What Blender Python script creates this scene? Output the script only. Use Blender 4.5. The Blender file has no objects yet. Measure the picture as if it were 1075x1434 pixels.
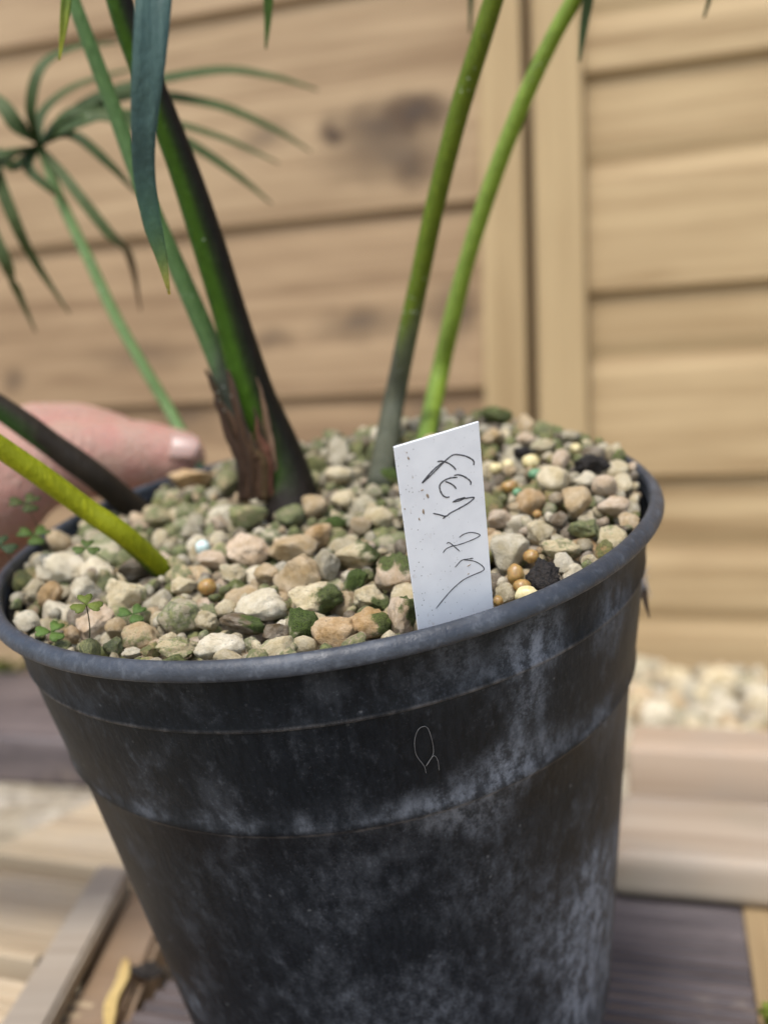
import bpy, bmesh, math, random
import numpy as np
from mathutils import Vector, Matrix, noise as mnoise

random.seed(7); rng = np.random.default_rng(7)
sc = bpy.context.scene
C = sc.collection

# ------------------------------------------------------------------ camera
FPX, CX, CY, IW = 1400.0, 537.5, 717.0, 1075.0
PITCH, ROLL = math.radians(0.8), math.radians(1.2)
# pot rim circle in camera space (x right, y forward, z up)
POT_C = np.array([-0.01769, 0.30033, -0.00034])
POT_N = np.array([-0.14318, -0.30253, 0.94232])
POT_H, POT_RB = 0.175, 0.0705
def rot_cw(v):
    x, y, z = v
    c, s = math.cos(ROLL), math.sin(ROLL)
    x, z = c*x + s*z, -s*x + c*z
    c, s = math.cos(PITCH), math.sin(PITCH)
    return Vector((x, c*y + s*z, -s*y + c*z))
_n = rot_cw(POT_N).normalized()
_low = rot_cw(POT_C) - POT_H*_n
CAMH = -(_low.z - POT_RB*math.sqrt(1-_n.z**2))          # so that the pot's tipped base edge meets the boards at z = 0
CAM = Vector((0, 0, CAMH))
def ray(px, py): return rot_cw(((px-CX)/FPX, 1.0, (CY-py)/FPX))
def P(px, py, d): return CAM + ray(px, py)*d             # pixel + distance along the view axis
def G(px, py, z=0.0):                                     # pixel on a level surface
    r = ray(px, py); return CAM + r*((z-CAM.z)/r.z)
_ci = None
def project(p):
    q = _ci @ Vector(p)
    return CX + FPX*q.x/-q.z, CY - FPX*q.y/-q.z, -q.z

cam = bpy.data.cameras.new('camera'); camo = bpy.data.objects.new('camera', cam); C.objects.link(camo)
r_, f_, u_ = rot_cw((1,0,0)), rot_cw((0,1,0)), rot_cw((0,0,1))
camo.matrix_world = Matrix(((r_.x,u_.x,-f_.x,CAM.x),(r_.y,u_.y,-f_.y,CAM.y),(r_.z,u_.z,-f_.z,CAM.z),(0,0,0,1)))
_ci = camo.matrix_world.inverted()
cam.sensor_fit = 'HORIZONTAL'; cam.sensor_width = 36; cam.lens = FPX/IW*36
cam.clip_start = 0.01; cam.clip_end = 500
cam.dof.use_dof = True; cam.dof.focus_distance = 0.222; cam.dof.aperture_fstop = cam.lens/4.3
sc.camera = camo

# ------------------------------------------------------------------ light
SUN_EL, SUN_AZ = math.radians(58), math.radians(205)     # azimuth clockwise from +Y: behind the camera
w = bpy.data.worlds.new('World'); sc.world = w; w.use_nodes = True
nt = w.node_tree; bg = nt.nodes['Background']
sky = nt.nodes.new('ShaderNodeTexSky'); sky.sky_type = 'NISHITA'; sky.sun_disc = False
sky.sun_elevation = SUN_EL; sky.sun_rotation = SUN_AZ; sky.air_density = 1.0; sky.dust_density = 2.0; sky.ozone_density = 1.0
nt.links.new(sky.outputs[0], bg.inputs[0]); bg.inputs[1].default_value = 0.115
sun = bpy.data.lights.new('sun', 'SUN'); sun.energy = 1.5; sun.angle = math.radians(17); sun.color = (1, .985, .96)
suno = bpy.data.objects.new('sun', sun); C.objects.link(suno)
sd = Vector((math.sin(SUN_AZ)*math.cos(SUN_EL), math.cos(SUN_AZ)*math.cos(SUN_EL), math.sin(SUN_EL)))
suno.rotation_euler = sd.to_track_quat('Z', 'Y').to_euler()
vs = sc.view_settings; vs.view_transform = 'Standard'; vs.look = 'None'; vs.gamma = 1; vs.exposure = 1.2
vs.use_curve_mapping = False

# ------------------------------------------------------------------ helpers
def lin(r, g, b):
    f = lambda c: (c/255/12.92) if c/255 <= .04045 else ((c/255+.055)/1.055)**2.4
    return (f(r), f(g), f(b), 1)
class M:
    """small node-material builder"""
    def __init__(s, name):
        s.m = bpy.data.materials.new(name); s.m.use_nodes = True; s.t = s.m.node_tree
        s.b = s.t.nodes['Principled BSDF']
    def n(s, typ, ins=None, **props):
        nd = s.t.nodes.new('ShaderNode'+typ)
        for k, v in props.items(): setattr(nd, k, v)
        for k, v in (ins or {}).items(): s.put(nd.inputs[k], v)
        return nd
    def put(s, sock, v):
        if isinstance(v, bpy.types.NodeSocket): s.t.links.new(v, sock)
        else: sock.default_value = v
    def math(s, op, a, b=0.0, c=0.0, clamp=False):
        nd = s.t.nodes.new('ShaderNodeMath'); nd.operation = op; nd.use_clamp = clamp
        for i, v in enumerate((a, b, c)): s.put(nd.inputs[i], v)
        return nd.outputs[0]
    def mix(s, fac, a, b, blend='MIX'):
        nd = s.t.nodes.new('ShaderNodeMix'); nd.data_type = 'RGBA'; nd.blend_type = blend
        s.put(nd.inputs[0], fac); s.put(nd.inputs[6], a); s.put(nd.inputs[7], b)
        return nd.outputs[2]
    def ramp(s, fac, lo, hi, a=0.0, b=1.0):
        nd = s.t.nodes.new('ShaderNodeMapRange'); nd.interpolation_type = 'SMOOTHSTEP'
        for i, v in enumerate((fac, lo, hi, a, b)): s.put(nd.inputs[i], v)
        return nd.outputs[0]
    def noise(s, vec, scale, detail=4, rough=.55, dist=0):
        nd = s.n('TexNoise', {'Scale': scale, 'Detail': detail, 'Roughness': rough, 'Distortion': dist})
        if vec is not None: s.put(nd.inputs['Vector'], vec)
        return nd.outputs[0]
    def mapping(s, vec, scale=(1,1,1), loc=(0,0,0)):
        nd = s.n('Mapping', {'Vector': vec, 'Scale': scale, 'Location': loc}); return nd.outputs[0]
    def obj(s): return s.n('TexCoord').outputs['Object']
    def vadd(s, a, b):
        nd = s.n('VectorMath', operation='ADD'); s.put(nd.inputs[0], a); s.put(nd.inputs[1], b); return nd.outputs[0]
    def rnd_offset(s, vec, k=40):
        r = s.n('ObjectInfo').outputs['Random']
        return s.vadd(vec, s.n('CombineXYZ', {0: s.math('MULTIPLY', r, k), 1: s.math('MULTIPLY', r, k*.37), 2: s.math('MULTIPLY', r, k*1.7)}).outputs[0])
    def bump(s, h, strength, dist, normal=None):
        nd = s.n('Bump', {'Height': h, 'Strength': strength, 'Distance': dist})
        if normal is not None: s.put(nd.inputs['Normal'], normal)
        return nd.outputs[0]
    def out(s, color=None, rough=None, normal=None, **kw):
        if color is not None: s.put(s.b.inputs['Base Color'], color)
        if rough is not None: s.put(s.b.inputs['Roughness'], rough)
        if normal is not None: s.put(s.b.inputs['Normal'], normal)
        for k, v in kw.items(): s.put(s.b.inputs[k.replace('_', ' ')], v)
        return s.m

def link(name, mesh, mat, parent=None, smooth=True):
    if mat is not None and not mesh.materials: mesh.materials.append(mat)
    if smooth: mesh.polygons.foreach_set('use_smooth', [True]*len(mesh.polygons))
    o = bpy.data.objects.new(name, mesh); C.objects.link(o)
    if parent is not None: o.parent = parent
    return o
def mesh_of(name, V, F):
    me = bpy.data.meshes.new(name); me.from_pydata([tuple(v) for v in V], [], F); me.update(); return me
def empty(name, loc=(0,0,0), mat=None):
    o = bpy.data.objects.new(name, None); C.objects.link(o)
    if mat is not None: o.matrix_world = mat
    else: o.location = loc
    o.empty_display_size = .02
    return o
def tag(o, label, cat, group=None, kind=None):
    o['label'] = label; o['category'] = cat
    if group: o['group'] = group
    if kind: o['kind'] = kind
    return o
def recalc(me):
    bm = bmesh.new(); bm.from_mesh(me); bmesh.ops.recalc_face_normals(bm, faces=bm.faces); bm.to_mesh(me); bm.free(); return me
def sharp(o, ang=35):
    me = o.data
    try: me.set_sharp_from_angle(angle=math.radians(ang))
    except Exception: pass
    return o
def catmull(pts, n):
    pts = [np.array(p, float) for p in pts]
    if len(pts) == 2: pts = [pts[0], (pts[0]*2+pts[1])/3, (pts[0]+pts[1]*2)/3, pts[1]]
    q = [2*pts[0]-pts[1]] + pts + [2*pts[-1]-pts[-2]]
    m = len(pts)-1; out = []
    for i in range(n+1):
        t = i/n*m; k = min(int(t), m-1); t -= k
        a, b, c, d = q[k:k+4]
        out.append(.5*((2*b)+(-a+c)*t+(2*a-5*b+4*c-d)*t*t+(-a+3*b-3*c+d)*t**3))
    return out
def lerp_list(vals, t):
    t = t*(len(vals)-1); k = min(int(t), len(vals)-2); t -= k
    return vals[k]*(1-t)+vals[k+1]*t if not isinstance(vals[0], tuple) else tuple(a*(1-t)+b*t for a, b in zip(vals[k], vals[k+1]))
def set_col(me, cols, name='Col'):
    a = me.attributes.new(name, 'FLOAT_COLOR', 'POINT'); a.data.foreach_set('color', np.array(cols, 'f').ravel())
def tube_mesh(name, pts, radii, col=None, n=40, sides=14, wobble=0.0, flat=1.0, seed=0):
    """tapered tube along a smooth path, closed ends; col(t, ang) gives a vertex colour; ang 0 = towards world +x"""
    cs = catmull(pts, n); V = []; F = []; K = []
    ref = np.array((0., 1., 0.))
    for i, c in enumerate(cs):
        tn = cs[min(i+1, n)]-cs[max(i-1, 0)]; tn /= np.linalg.norm(tn)
        a = np.cross(ref, tn); a /= np.linalg.norm(a); b = np.cross(tn, a)
        r = lerp_list(radii, i/n)
        for j in range(sides):
            th = 2*math.pi*j/sides
            k = 1 + (wobble*mnoise.noise(Vector((math.cos(th)*1.5+seed*7, math.sin(th)*1.5, i/n*9))) if wobble else 0)
            V.append(c + (a*math.cos(th) + b*flat*math.sin(th))*r*k)
            K.append(col(i/n, th) if col else (1,1,1,1))
    for i in range(n):
        for j in range(sides):
            F.append((i*sides+j, i*sides+(j+1) % sides, (i+1)*sides+(j+1) % sides, (i+1)*sides+j))
    F.append(tuple(range(sides))[::-1]); F.append(tuple(n*sides+j for j in range(sides)))
    me = mesh_of(name, V, F); recalc(me); set_col(me, K); return me
def blade_mesh(name, pts, widths, cols, normal=(0,-.6,.8), n=22, keel=.25, th=.00025):
    """narrow leaf: keeled ribbon with thickness, tapering to its tip"""
    cs = catmull(pts, n); V = []; F = []; K = []; nr = np.array(normal, float)
    for i, c in enumerate(cs):
        tn = cs[min(i+1, n)]-cs[max(i-1, 0)]; tn /= np.linalg.norm(tn)
        s = np.cross(tn, nr); s /= np.linalg.norm(s)+1e-9; up = np.cross(s, tn)
        wd = max(lerp_list(widths, i/n), 1e-5); k = lerp_list(cols, i/n)
        prof = [(-.5,keel), (-.25,keel*.42), (0,0), (.25,keel*.42), (.5,keel)]
        for x, y in prof: V.append(c+s*x*wd+up*(y*wd+th)); K.append(k)
        for x, y in prof[::-1]: V.append(c+s*x*wd+up*(y*wd-th)); K.append(k)
    m = 10
    for i in range(n):
        for j in range(m): F.append((i*m+j, i*m+(j+1) % m, (i+1)*m+(j+1) % m, (i+1)*m+j))
    F.append(tuple(range(m))[::-1]); F.append(tuple(n*m+j for j in range(m)))
    me = mesh_of(name, V, F); recalc(me); set_col(me, K); return me
def extrude_profile(name, prof, L, jit=0.0):
    """closed (y,z) profile swept along local x from 0 to L"""
    nx = 8; V = []; F = []; m = len(prof)
    for i in range(nx+1):
        for (y, z) in prof: V.append((L*i/nx, y + (random.uniform(-jit, jit) if jit else 0), z))
    for i in range(nx):
        for j in range(m): F.append((i*m+j, (i+1)*m+j, (i+1)*m+(j+1) % m, i*m+(j+1) % m))
    F.append(tuple(range(m))); F.append(tuple(nx*m+j for j in range(m))[::-1])
    me = mesh_of(name, V, F); return recalc(me)
def box_mesh(name, sx, sy, sz, bev=.002, seg=2):
    """bevelled box from the origin: x 0..sx, y 0..sy, z -sz..0"""
    bm = bmesh.new(); bmesh.ops.create_cube(bm, size=1)
    for v in bm.verts: v.co = Vector(((v.co.x+.5)*sx, (v.co.y+.5)*sy, (v.co.z-.5)*sz))
    bmesh.ops.bevel(bm, geom=bm.edges[:], offset=bev, segments=seg, affect='EDGES', profile=.6)
    me = bpy.data.meshes.new(name); bm.to_mesh(me); bm.free(); return me
def frame_at(org, xdir):
    x = Vector((xdir[0], xdir[1], 0)).normalized(); y = Vector((-x.y, x.x, 0))
    return Matrix(((x.x,y.x,0,org[0]),(x.y,y.y,0,org[1]),(0,0,1,org[2]),(0,0,0,1)))

# ------------------------------------------------------------------ materials
def wood_mat(name, light, dark, knots=(), grain=1.0, rough=.7, weather=0.0, stripes=0.0, greenish=0.0):
    """planed timber, grain along local x; knots = (x, z, rx, rz, strength) in metres on the face"""
    m = M(name); o = m.obj(); v = m.rnd_offset(o, 9)
    big = m.noise(m.mapping(v, (3, 9, 9)), 1.4, 3)
    g1 = m.noise(m.mapping(v, (2.2, 70, 70)), 1.0, 5, .6, .6)
    g2 = m.noise(m.mapping(v, (9, 420, 420)), 1.0, 3, .6)
    f = m.math('ADD', m.math('MULTIPLY', m.ramp(g1, .3, .72), .62*grain), m.math('MULTIPLY', g2, .22*grain))
    f = m.math('ADD', f, m.math('MULTIPLY', m.math('SUBTRACT', big, .5), 1.3))
    f = m.math('ADD', f, m.math('MULTIPLY', m.ramp(m.noise(m.mapping(v, (1.6, 34, 34)), 1.0, 4, .6, 1.2), .52, .66), .45))
    col = m.mix(m.math('MINIMUM', m.math('MAXIMUM', f, 0), 1), light, dark)
    tint = m.n('ObjectInfo').outputs['Random']
    col = m.mix(m.math('MULTIPLY', tint, .22), col, (light[0]*.80, light[1]*.74, light[2]*.68, 1))
    if weather: col = m.mix(m.math('MULTIPLY', m.ramp(m.noise(v, 14, 5), .4, .7), weather), col, lin(150, 143, 132))
    if greenish: col = m.mix(m.math('MULTIPLY', m.ramp(m.noise(v, 11, 5), .5, .75), greenish), col, lin(96, 100, 62))
    for (kx, kz, rx, rz, s) in knots:
        wv = m.n('VectorMath', operation='ADD'); m.put(wv.inputs[0], o)
        nz = m.n('TexNoise', {'Vector': o, 'Scale': 38, 'Detail': 3}); sub = m.n('VectorMath', operation='MULTIPLY_ADD')
        m.put(sub.inputs[0], nz.outputs[1]); sub.inputs[1].default_value = (.034, 0, .024); sub.inputs[2].default_value = (-.017-kx, 0, -.012-kz)
        m.put(wv.inputs[1], sub.outputs[0])
        mp = m.mapping(wv.outputs[0], (1/rx, 0, 1/rz))
        d = m.n('VectorMath', operation='LENGTH'); m.put(d.inputs[0], mp)
        k = m.ramp(d.outputs['Value'], .35, 1.25, 1, 0)
        col = m.mix(m.math('MULTIPLY', k, s), col, lin(72, 54, 36))
        col = m.mix(m.math('MULTIPLY', m.ramp(d.outputs['Value'], .1, .5, 1, 0), s*.75), col, lin(56, 50, 46))
    b = m.bump(m.math('ADD', g1, m.math('MULTIPLY', g2, .6)), .35, .0008)
    return m.out(col, rough, b, Specular_IOR_Level=.25)

WOOD_L = wood_mat('fence_wood_left', lin(164,140,108), lin(120,96,69))
WOOD_R = wood_mat('fence_wood_right', lin(174,151,113), lin(132,108,74))
WOOD_S = wood_mat('fence_stile_wood', lin(172,149,110), lin(146,122,86), grain=.8)
WOOD_POST = wood_mat('fence_post_wood', lin(140,116,86), lin(112,90,66))
WOOD_DECK = wood_mat('pale_decking', lin(186,168,140), lin(150,132,106), weather=.4, greenish=.15)
WOOD_TIMBER = wood_mat('weathered_timber', lin(176,160,140), lin(142,125,106), weather=.45, greenish=.2)
WOOD_CUT = wood_mat('fresh_timber', lin(170,146,108), lin(138,114,80), weather=.15)
WOOD_PINK = wood_mat('pinkish_timber', lin(180,160,138), lin(146,125,102), weather=.3)
WOOD_BROWN = wood_mat('brown_plank', lin(148,123,96), lin(112,90,70), weather=.25)
WOOD_BATTEN = wood_mat('grey_batten', lin(166,155,140), lin(130,118,104), weather=.5)

def composite_mat():
    m = M('dark_composite'); v = m.rnd_offset(m.obj(), 5)
    a = m.noise(m.mapping(v, (14, 60, 60)), 1, 5); b = m.noise(v, 26, 6, .7)
    col = m.mix(m.ramp(a, .3, .7), lin(70,61,60), lin(104,93,90))
    col = m.mix(m.math('MULTIPLY', m.ramp(b, .58, .74), .7), col, lin(148,132,116))
    return m.out(col, .65, m.bump(b, .4, .001))
COMPOSITE = composite_mat()

def gravel_ground_mat():
    m = M('sandy_gravel_ground'); o = m.n('NewGeometry').outputs['Position']
    vo = m.n('TexVoronoi', {'Vector': o, 'Scale': 55}); a = m.noise(o, 9, 6, .65); bt = m.n('SeparateColor', {0: vo.outputs['Color']}).outputs[0]
    col = m.mix(m.ramp(a, .3, .7), lin(160,148,124), lin(126,113,90))
    col = m.mix(m.math('MULTIPLY', bt, .45), col, lin(196,188,174))
    col = m.mix(m.math('MULTIPLY', m.ramp(m.noise(o, 4, 4), .52, .7), .5), col, lin(112,112,72))
    return m.out(col, .9, m.bump(vo.outputs['Distance'], .8, .01))
GROUND = gravel_ground_mat()

def rock_mat(name, src, scale):
    """limestone chip; tint from the object colour (its alpha = algae amount) or from a vertex attribute"""
    m = M(name); o = m.obj()
    if src == 'object':
        v = m.rnd_offset(o, 30); oi = m.n('ObjectInfo'); tint, amt = oi.outputs['Color'], oi.outputs['Alpha']; rnd = oi.outputs['Random']
    else:
        v = o; at = m.n('Attribute', attribute_name='Tint'); tint, amt = at.outputs['Color'], at.outputs['Alpha']; rnd = .5
    mask = m.n('Attribute', attribute_name='Moss').outputs['Fac']
    n1 = m.noise(v, 1.3*scale, 5, .6); n2 = m.noise(v, 4.5*scale, 6, .65); n3 = m.noise(v, 16*scale, 4, .7)
    pits = m.ramp(m.n('TexVoronoi', {'Vector': m.mapping(v, (1,1,1)), 'Scale': 6.0*scale}).outputs['Distance'], .06, .22, 1, 0)
    pits = m.math('MULTIPLY', pits, m.ramp(n1, .45, .6))
    col = m.mix(m.ramp(n1, .28, .72), m.mix(1.0, tint, (.78,.75,.68,1), 'MULTIPLY'), m.mix(.28, tint, (.86,.80,.68,1)))
    col = m.mix(m.math('MULTIPLY', m.ramp(n2, .54, .75), .26), col, m.mix(1.0, tint, (1.0,.72,.42,1), 'MULTIPLY'))
    col = m.mix(m.math('MULTIPLY', m.ramp(n3, .56, .72), .35), col, (.82,.73,.56,1))
    col = m.mix(m.math('MULTIPLY', m.ramp(n3, .45, .3), .5), col, (.13,.10,.06,1))
    col = m.mix(1.0, col, m.mix(m.ramp(n2, .3, .6), (.86,.83,.78,1), (1,1,1,1)), 'MULTIPLY')
    col = m.mix(m.math('MULTIPLY', pits, .55), col, (.09,.07,.045,1))
    # algae film and moss
    th = m.math('SUBTRACT', .71, m.math('MULTIPLY', amt, .41))
    film = m.ramp(m.math('ADD', m.math('MULTIPLY', n1, .65), m.math('MULTIPLY', n2, .35)), th, m.math('ADD', th, .13))
    green = m.mix(m.ramp(n2, .35, .65), (.036,.068,.010,1), (.185,.215,.048,1))
    col = m.mix(m.math('MULTIPLY', film, .78), col, green)
    dark = m.mix(m.ramp(n3, .35, .65), (.010,.020,.004,1), (.11,.165,.026,1))
    mk = m.ramp(m.math('ADD', mask, m.math('ADD', m.math('MULTIPLY', m.math('SUBTRACT', n3, .5), 1.1), m.math('MULTIPLY', m.math('SUBTRACT', n2, .5), .9))), .38, .78)
    col = m.mix(m.math('MULTIPLY', mk, .92), col, dark)
    h = m.math('ADD', m.math('MULTIPLY', n2, .6), m.math('MULTIPLY', n3, .5))
    h = m.math('SUBTRACT', h, m.math('MULTIPLY', pits, .5))
    return m.out(col, .86, m.bump(h, 1.0, .0013), Specular_IOR_Level=.28)
ROCK = rock_mat('limestone_gravel', 'object', 1.0)
ROCK_FILL = rock_mat('limestone_gravel_bed', 'attr', 190.0)

def simple(name, c1, c2, scale, rough=.5, detail=4, bump=0.0, bd=.0005, **kw):
    m = M(name); v = m.rnd_offset(m.obj(), 7); n = m.noise(v, scale, detail)
    return m.out(m.mix(m.ramp(n, .3, .7), c1, c2), rough, m.bump(m.noise(v, scale*2.2, 4), bump, bd) if bump else None, **kw)
BEAD_Y = simple('pale_bead', (.68,.58,.32,1), (.50,.39,.15,1), 1.6, .42, bump=.15)
BEAD_A = simple('amber_bead', (.38,.235,.07,1), (.25,.145,.045,1), 1.6, .38, Subsurface_Weight=.3, Subsurface_Scale=.003)
BEAD_G = simple('green_bead', (.13,.28,.13,1), (.09,.19,.10,1), 1.6, .4)
BEAD_B = simple('bluish_bead', (.62,.70,.66,1), (.42,.56,.50,1), 1.6, .4)
BARK = simple('dark_bark', (.012,.010,.009,1), (.055,.042,.032,1), 5.0, .95, 6, 1.0, .002)
SOIL = simple('potting_soil', (.020,.014,.009,1), (.075,.052,.034,1), 260, .95, 6, 1.0, .002)

def plant_mat(name, rough=.55, sss=.0):
    m = M(name); c = m.n('Attribute', attribute_name='Col').outputs['Color']; o = m.obj()
    n = m.noise(m.mapping(o, (1,1,1)), 160, 5, .65); n2 = m.noise(m.mapping(o, (700,700,90)), 1, 3)
    col = m.mix(m.math('MULTIPLY', m.ramp(n, .42, .7), .35), c, m.mix(1.0, c, (.5,.5,.45,1), 'MULTIPLY'))
    col = m.mix(m.math('MULTIPLY', m.ramp(n2, .5, .72), .4), col, m.mix(1.0, c, (1.7,1.6,1.5,1), 'MULTIPLY'))
    sp = m.n('TexVoronoi', {'Vector': o, 'Scale': 420.0})
    fl = m.math('MULTIPLY', m.ramp(sp.outputs['Distance'], .1, .2, 1, 0), m.ramp(m.noise(o, 45, 3), .55, .68))
    col = m.mix(m.math('MULTIPLY', fl, .55), col, (.55,.58,.5,1))
    return m.out(col, rough, m.bump(m.math('ADD', n, n2), .7, .0008), Specular_IOR_Level=.12)
STEM = plant_mat('palm_stem')
LEAF = plant_mat('palm_leaf', .5)
SHEATH = plant_mat('dry_sheath', .85)

# ------------------------------------------------------------------ the ground
def struct(name, me, mat):
    o = link(name, me, mat); o['kind'] = 'structure'; return o
gz = -.026
bm = bmesh.new(); bmesh.ops.create_grid(bm, x_segments=60, y_segments=60, size=40)
for v in bm.verts: v.co.z = gz
me = bpy.data.meshes.new('ground'); bm.to_mesh(me); bm.free(); struct('ground', me, GROUND)

# ------------------------------------------------------------------ the fence
FA = math.radians(16.6)
E1 = Vector((math.cos(FA), -math.sin(FA), 0)); E2 = Vector((math.sin(FA), math.cos(FA), 0))
BEDZ = .034
FO = G(1000, 929, BEDZ)                                   # a point at the foot of the boards
def F(px, py):                                            # pixel -> (along fence, height)
    r = ray(px, py); t = (FO-CAM).dot(E2)/r.dot(E2); p = CAM + r*t
    return (p-FO).dot(E1), p.z
FM = Matrix(((E1.x,E2.x,0,FO.x),(E1.y,E2.y,0,FO.y),(0,0,1,0),(0,0,0,1)))
def board_profile(h, grooves=()):
    ov = .014; front = []
    n = 26
    for i in range(n+1):
        t = i/n; z = .003 + (h+ov-.003)*t; y = -.0165 + .0085*t
        for g in grooves:
            q = (t-g)/.07
            if abs(q) < 1: y += .0050*(1+math.cos(q*math.pi))*.5
        front.append((y, z))
    return [(0, 0), (-.0135, 0)] + front + [(0, h+ov)]
GAPX = F(747, 300)[0]
def fence_panel(name, label, s0, s1, lines, mats, stile_l, stile_r, grooves):
    root = empty(name, mat=FM @ Matrix.Translation((s0, 0, 0))); tag(root, label, 'fence', 'fence panels')
    for i in range(len(lines)-1):
        z0, z1 = lines[i], lines[i+1]
        me = extrude_profile('fence_board', board_profile(z1-z0, grooves[i % len(grooves)]), s1-s0)
        o = link('fence_board', me, mats[i] if mats[i] else WOOD_L, root); sharp(o, 40); o.location = (0, 0, z0)
    top = lines[-1]
    for (a, b) in ((0, stile_l), (s1-s0-stile_r, s1-s0)):
        me = box_mesh('fence_stile', top-lines[0]+.02, .034, b-a, .004, 3)      # local x = up, so the grain runs up
        o = link('fence_stile', me, WOOD_S, root); sharp(o, 40)
        o.matrix_local = Matrix(((0,0,-1,a),(0,1,0,-.031),(1,0,0,lines[0]-.01),(0,0,0,1)))
    me = box_mesh('fence_cap', s1-s0, .07, .025, .004, 2); o = link('fence_cap', me, WOOD_S, root); o.location = (0, -.045, top+.036)
    return root
sR = [F(950, y)[1] for y in (929, 669, 407, 97)]; 
linesR = [sR[0]-.02] + sR[1:]
while linesR[-1] < 1.75: linesR.append(linesR[-1] + .172)
sL = [F(526, y)[1] for y in (555, 304, -9)]
linesL = [BEDZ-.02, sL[0]-.176] + sL
if linesL[1]-linesL[0] < .04: linesL.pop(0)
linesL[0] = -.030
while linesL[-1] < 1.75: linesL.append(linesL[-1] + .174)
SL0 = GAPX-.0045-1.83
def kn(px, py, rx, rz, s, li):                           # knot position in the local space of a left board
    a, z = F(px, py); return (a-SL0, z-linesL[li], rx, rz, s)
iL = linesL.index(sL[0])
knA = [kn(585,165,.042,.024,.92,iL+1), kn(468,196,.013,.014,.95,iL+1), kn(525,180,.055,.024,.60,iL+1), kn(582,245,.026,.022,.62,iL+1), kn(545,205,.085,.045,.35,iL+1), kn(380,200,.035,.022,.4,iL+1), kn(560,225,.06,.03,.35,iL+1)]
knB = [kn(510,455,.055,.020,.55,iL), kn(640,440,.030,.034,.65,iL), kn(390,480,.030,.014,.35,iL), kn(30,535,.014,.018,.5,iL), kn(210,500,.08,.018,.3,iL)]
knC = [kn(605,575,.05,.02,.3,iL-1), kn(265,590,.05,.02,.35,iL-1)]
WA = wood_mat('knotty_fence_wood', lin(166,142,109), lin(122,98,70), knA)
WB = wood_mat('knotty_fence_wood_lower', lin(160,135,103), lin(116,92,66), knB)
WC = wood_mat('fence_wood_foot', lin(156,130,98), lin(114,90,65), knC)
mL = [WOOD_L]*len(linesL); mL[iL+1] = WA; mL[iL] = WB; mL[iL-1] = WC
aL = F(681, 300)[0]; aR = F(822, 300)[0]
fence_panel('fence', 'wooden lap fence panel with dark knots, behind the palm stems', SL0, GAPX-.0045, linesL, mL, .045, GAPX-.0045-aL, [()])
fence_panel('fence', 'smooth yellowish lap fence panel beside the pot rim, without dark knots', GAPX+.0045, GAPX+.0045+1.83, linesR, [WOOD_R]*len(linesR), aR-GAPX-.0045, .045, [(.28,.62), (.60,), (.55,)])
me = box_mesh('fence_post', 1.9, .07, .07, .004, 2); po = link('fence_post', me, WOOD_POST)
po.matrix_world = FM @ Matrix(((0,0,-1,GAPX-.035),(0,1,0,.0015),(1,0,0,-.03),(0,0,0,1)))
tag(po, 'brown square post in the gap between the two fence panels', 'fence post')

# ------------------------------------------------------------------ rocks (shared by the beds and the pot)
def ico(sub):
    bm = bmesh.new(); bmesh.ops.create_icosphere(bm, subdivisions=sub, radius=1)
    V = np.array([v.co[:] for v in bm.verts]); Fc = [tuple(v.index for v in f.verts) for f in bm.faces]; bm.free(); return V, Fc
ICO = {k: ico(k) for k in (1, 2, 3, 4)}
def rock_shape(seed, sub, planes=11, rough=.10, cut=(.56, .90), mossdir=None, mossamt=0.0):
    r = np.random.default_rng(seed); V, Fc = ICO[sub]; V = V.copy()
    for _ in range(planes):
        n = r.normal(size=3); n /= np.linalg.norm(n); d = r.uniform(*cut)
        k = np.maximum(0, V@n - d); V -= np.outer(k*.95, n)
    off = Vector(r.uniform(-50, 50, 3)); moss = np.zeros(len(V))
    for i, v in enumerate(V):
        p = Vector(v); L = p.length
        d = mnoise.noise(p*1.4+off)*rough*1.2 + mnoise.noise(p*3.3+off)*rough*.8
        if sub >= 3: d += mnoise.noise(p*7.5+off)*rough*.55
        if sub >= 4: d += mnoise.noise(p*15+off)*rough*.34
        if mossdir is not None:
            q = p.normalized().dot(Vector(mossdir).normalized()) + mnoise.noise(p*2.2-off)*.55 + mossamt
            mk = max(0, min(1, (q-.0)/.75)); moss[i] = mk
            d += mk*(.05 + .11*mnoise.noise(p*9+off) + .07*mnoise.noise(p*21+off))
        V[i] = v*(1+d/max(L, .3))
    V -= (V.max(0)+V.min(0))/2; V /= (V.max(0)-V.min(0))/2
    return V, Fc, moss
def rock_mesh(name, seed, sub, **kw):
    V, Fc, moss = rock_shape(seed, sub, **kw); me = mesh_of(name, V, Fc)
    if moss.any():
        a = me.attributes.new('Moss', 'FLOAT', 'POINT'); a.data.foreach_set('value', moss.astype('f'))
    return me
def rand_rot():
    q = rng.normal(size=4); q /= np.linalg.norm(q); a, b, c, d = q
    return np.array([[a*a+b*b-c*c-d*d, 2*(b*c-a*d), 2*(b*d+a*c)],[2*(b*c+a*d), a*a-b*b+c*c-d*d, 2*(c*d-a*b)],[2*(b*d-a*c), 2*(c*d+a*b), a*a-b*b-c*c+d*d]])
TINTS = {'cream': (.78,.65,.40), 'pale': (.84,.745,.55), 'grey': (.57,.50,.345), 'tan': (.62,.445,.235), 'orange': (.60,.38,.165), 'pink': (.70,.525,.355), 'brown': (.20,.14,.075)}
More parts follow.
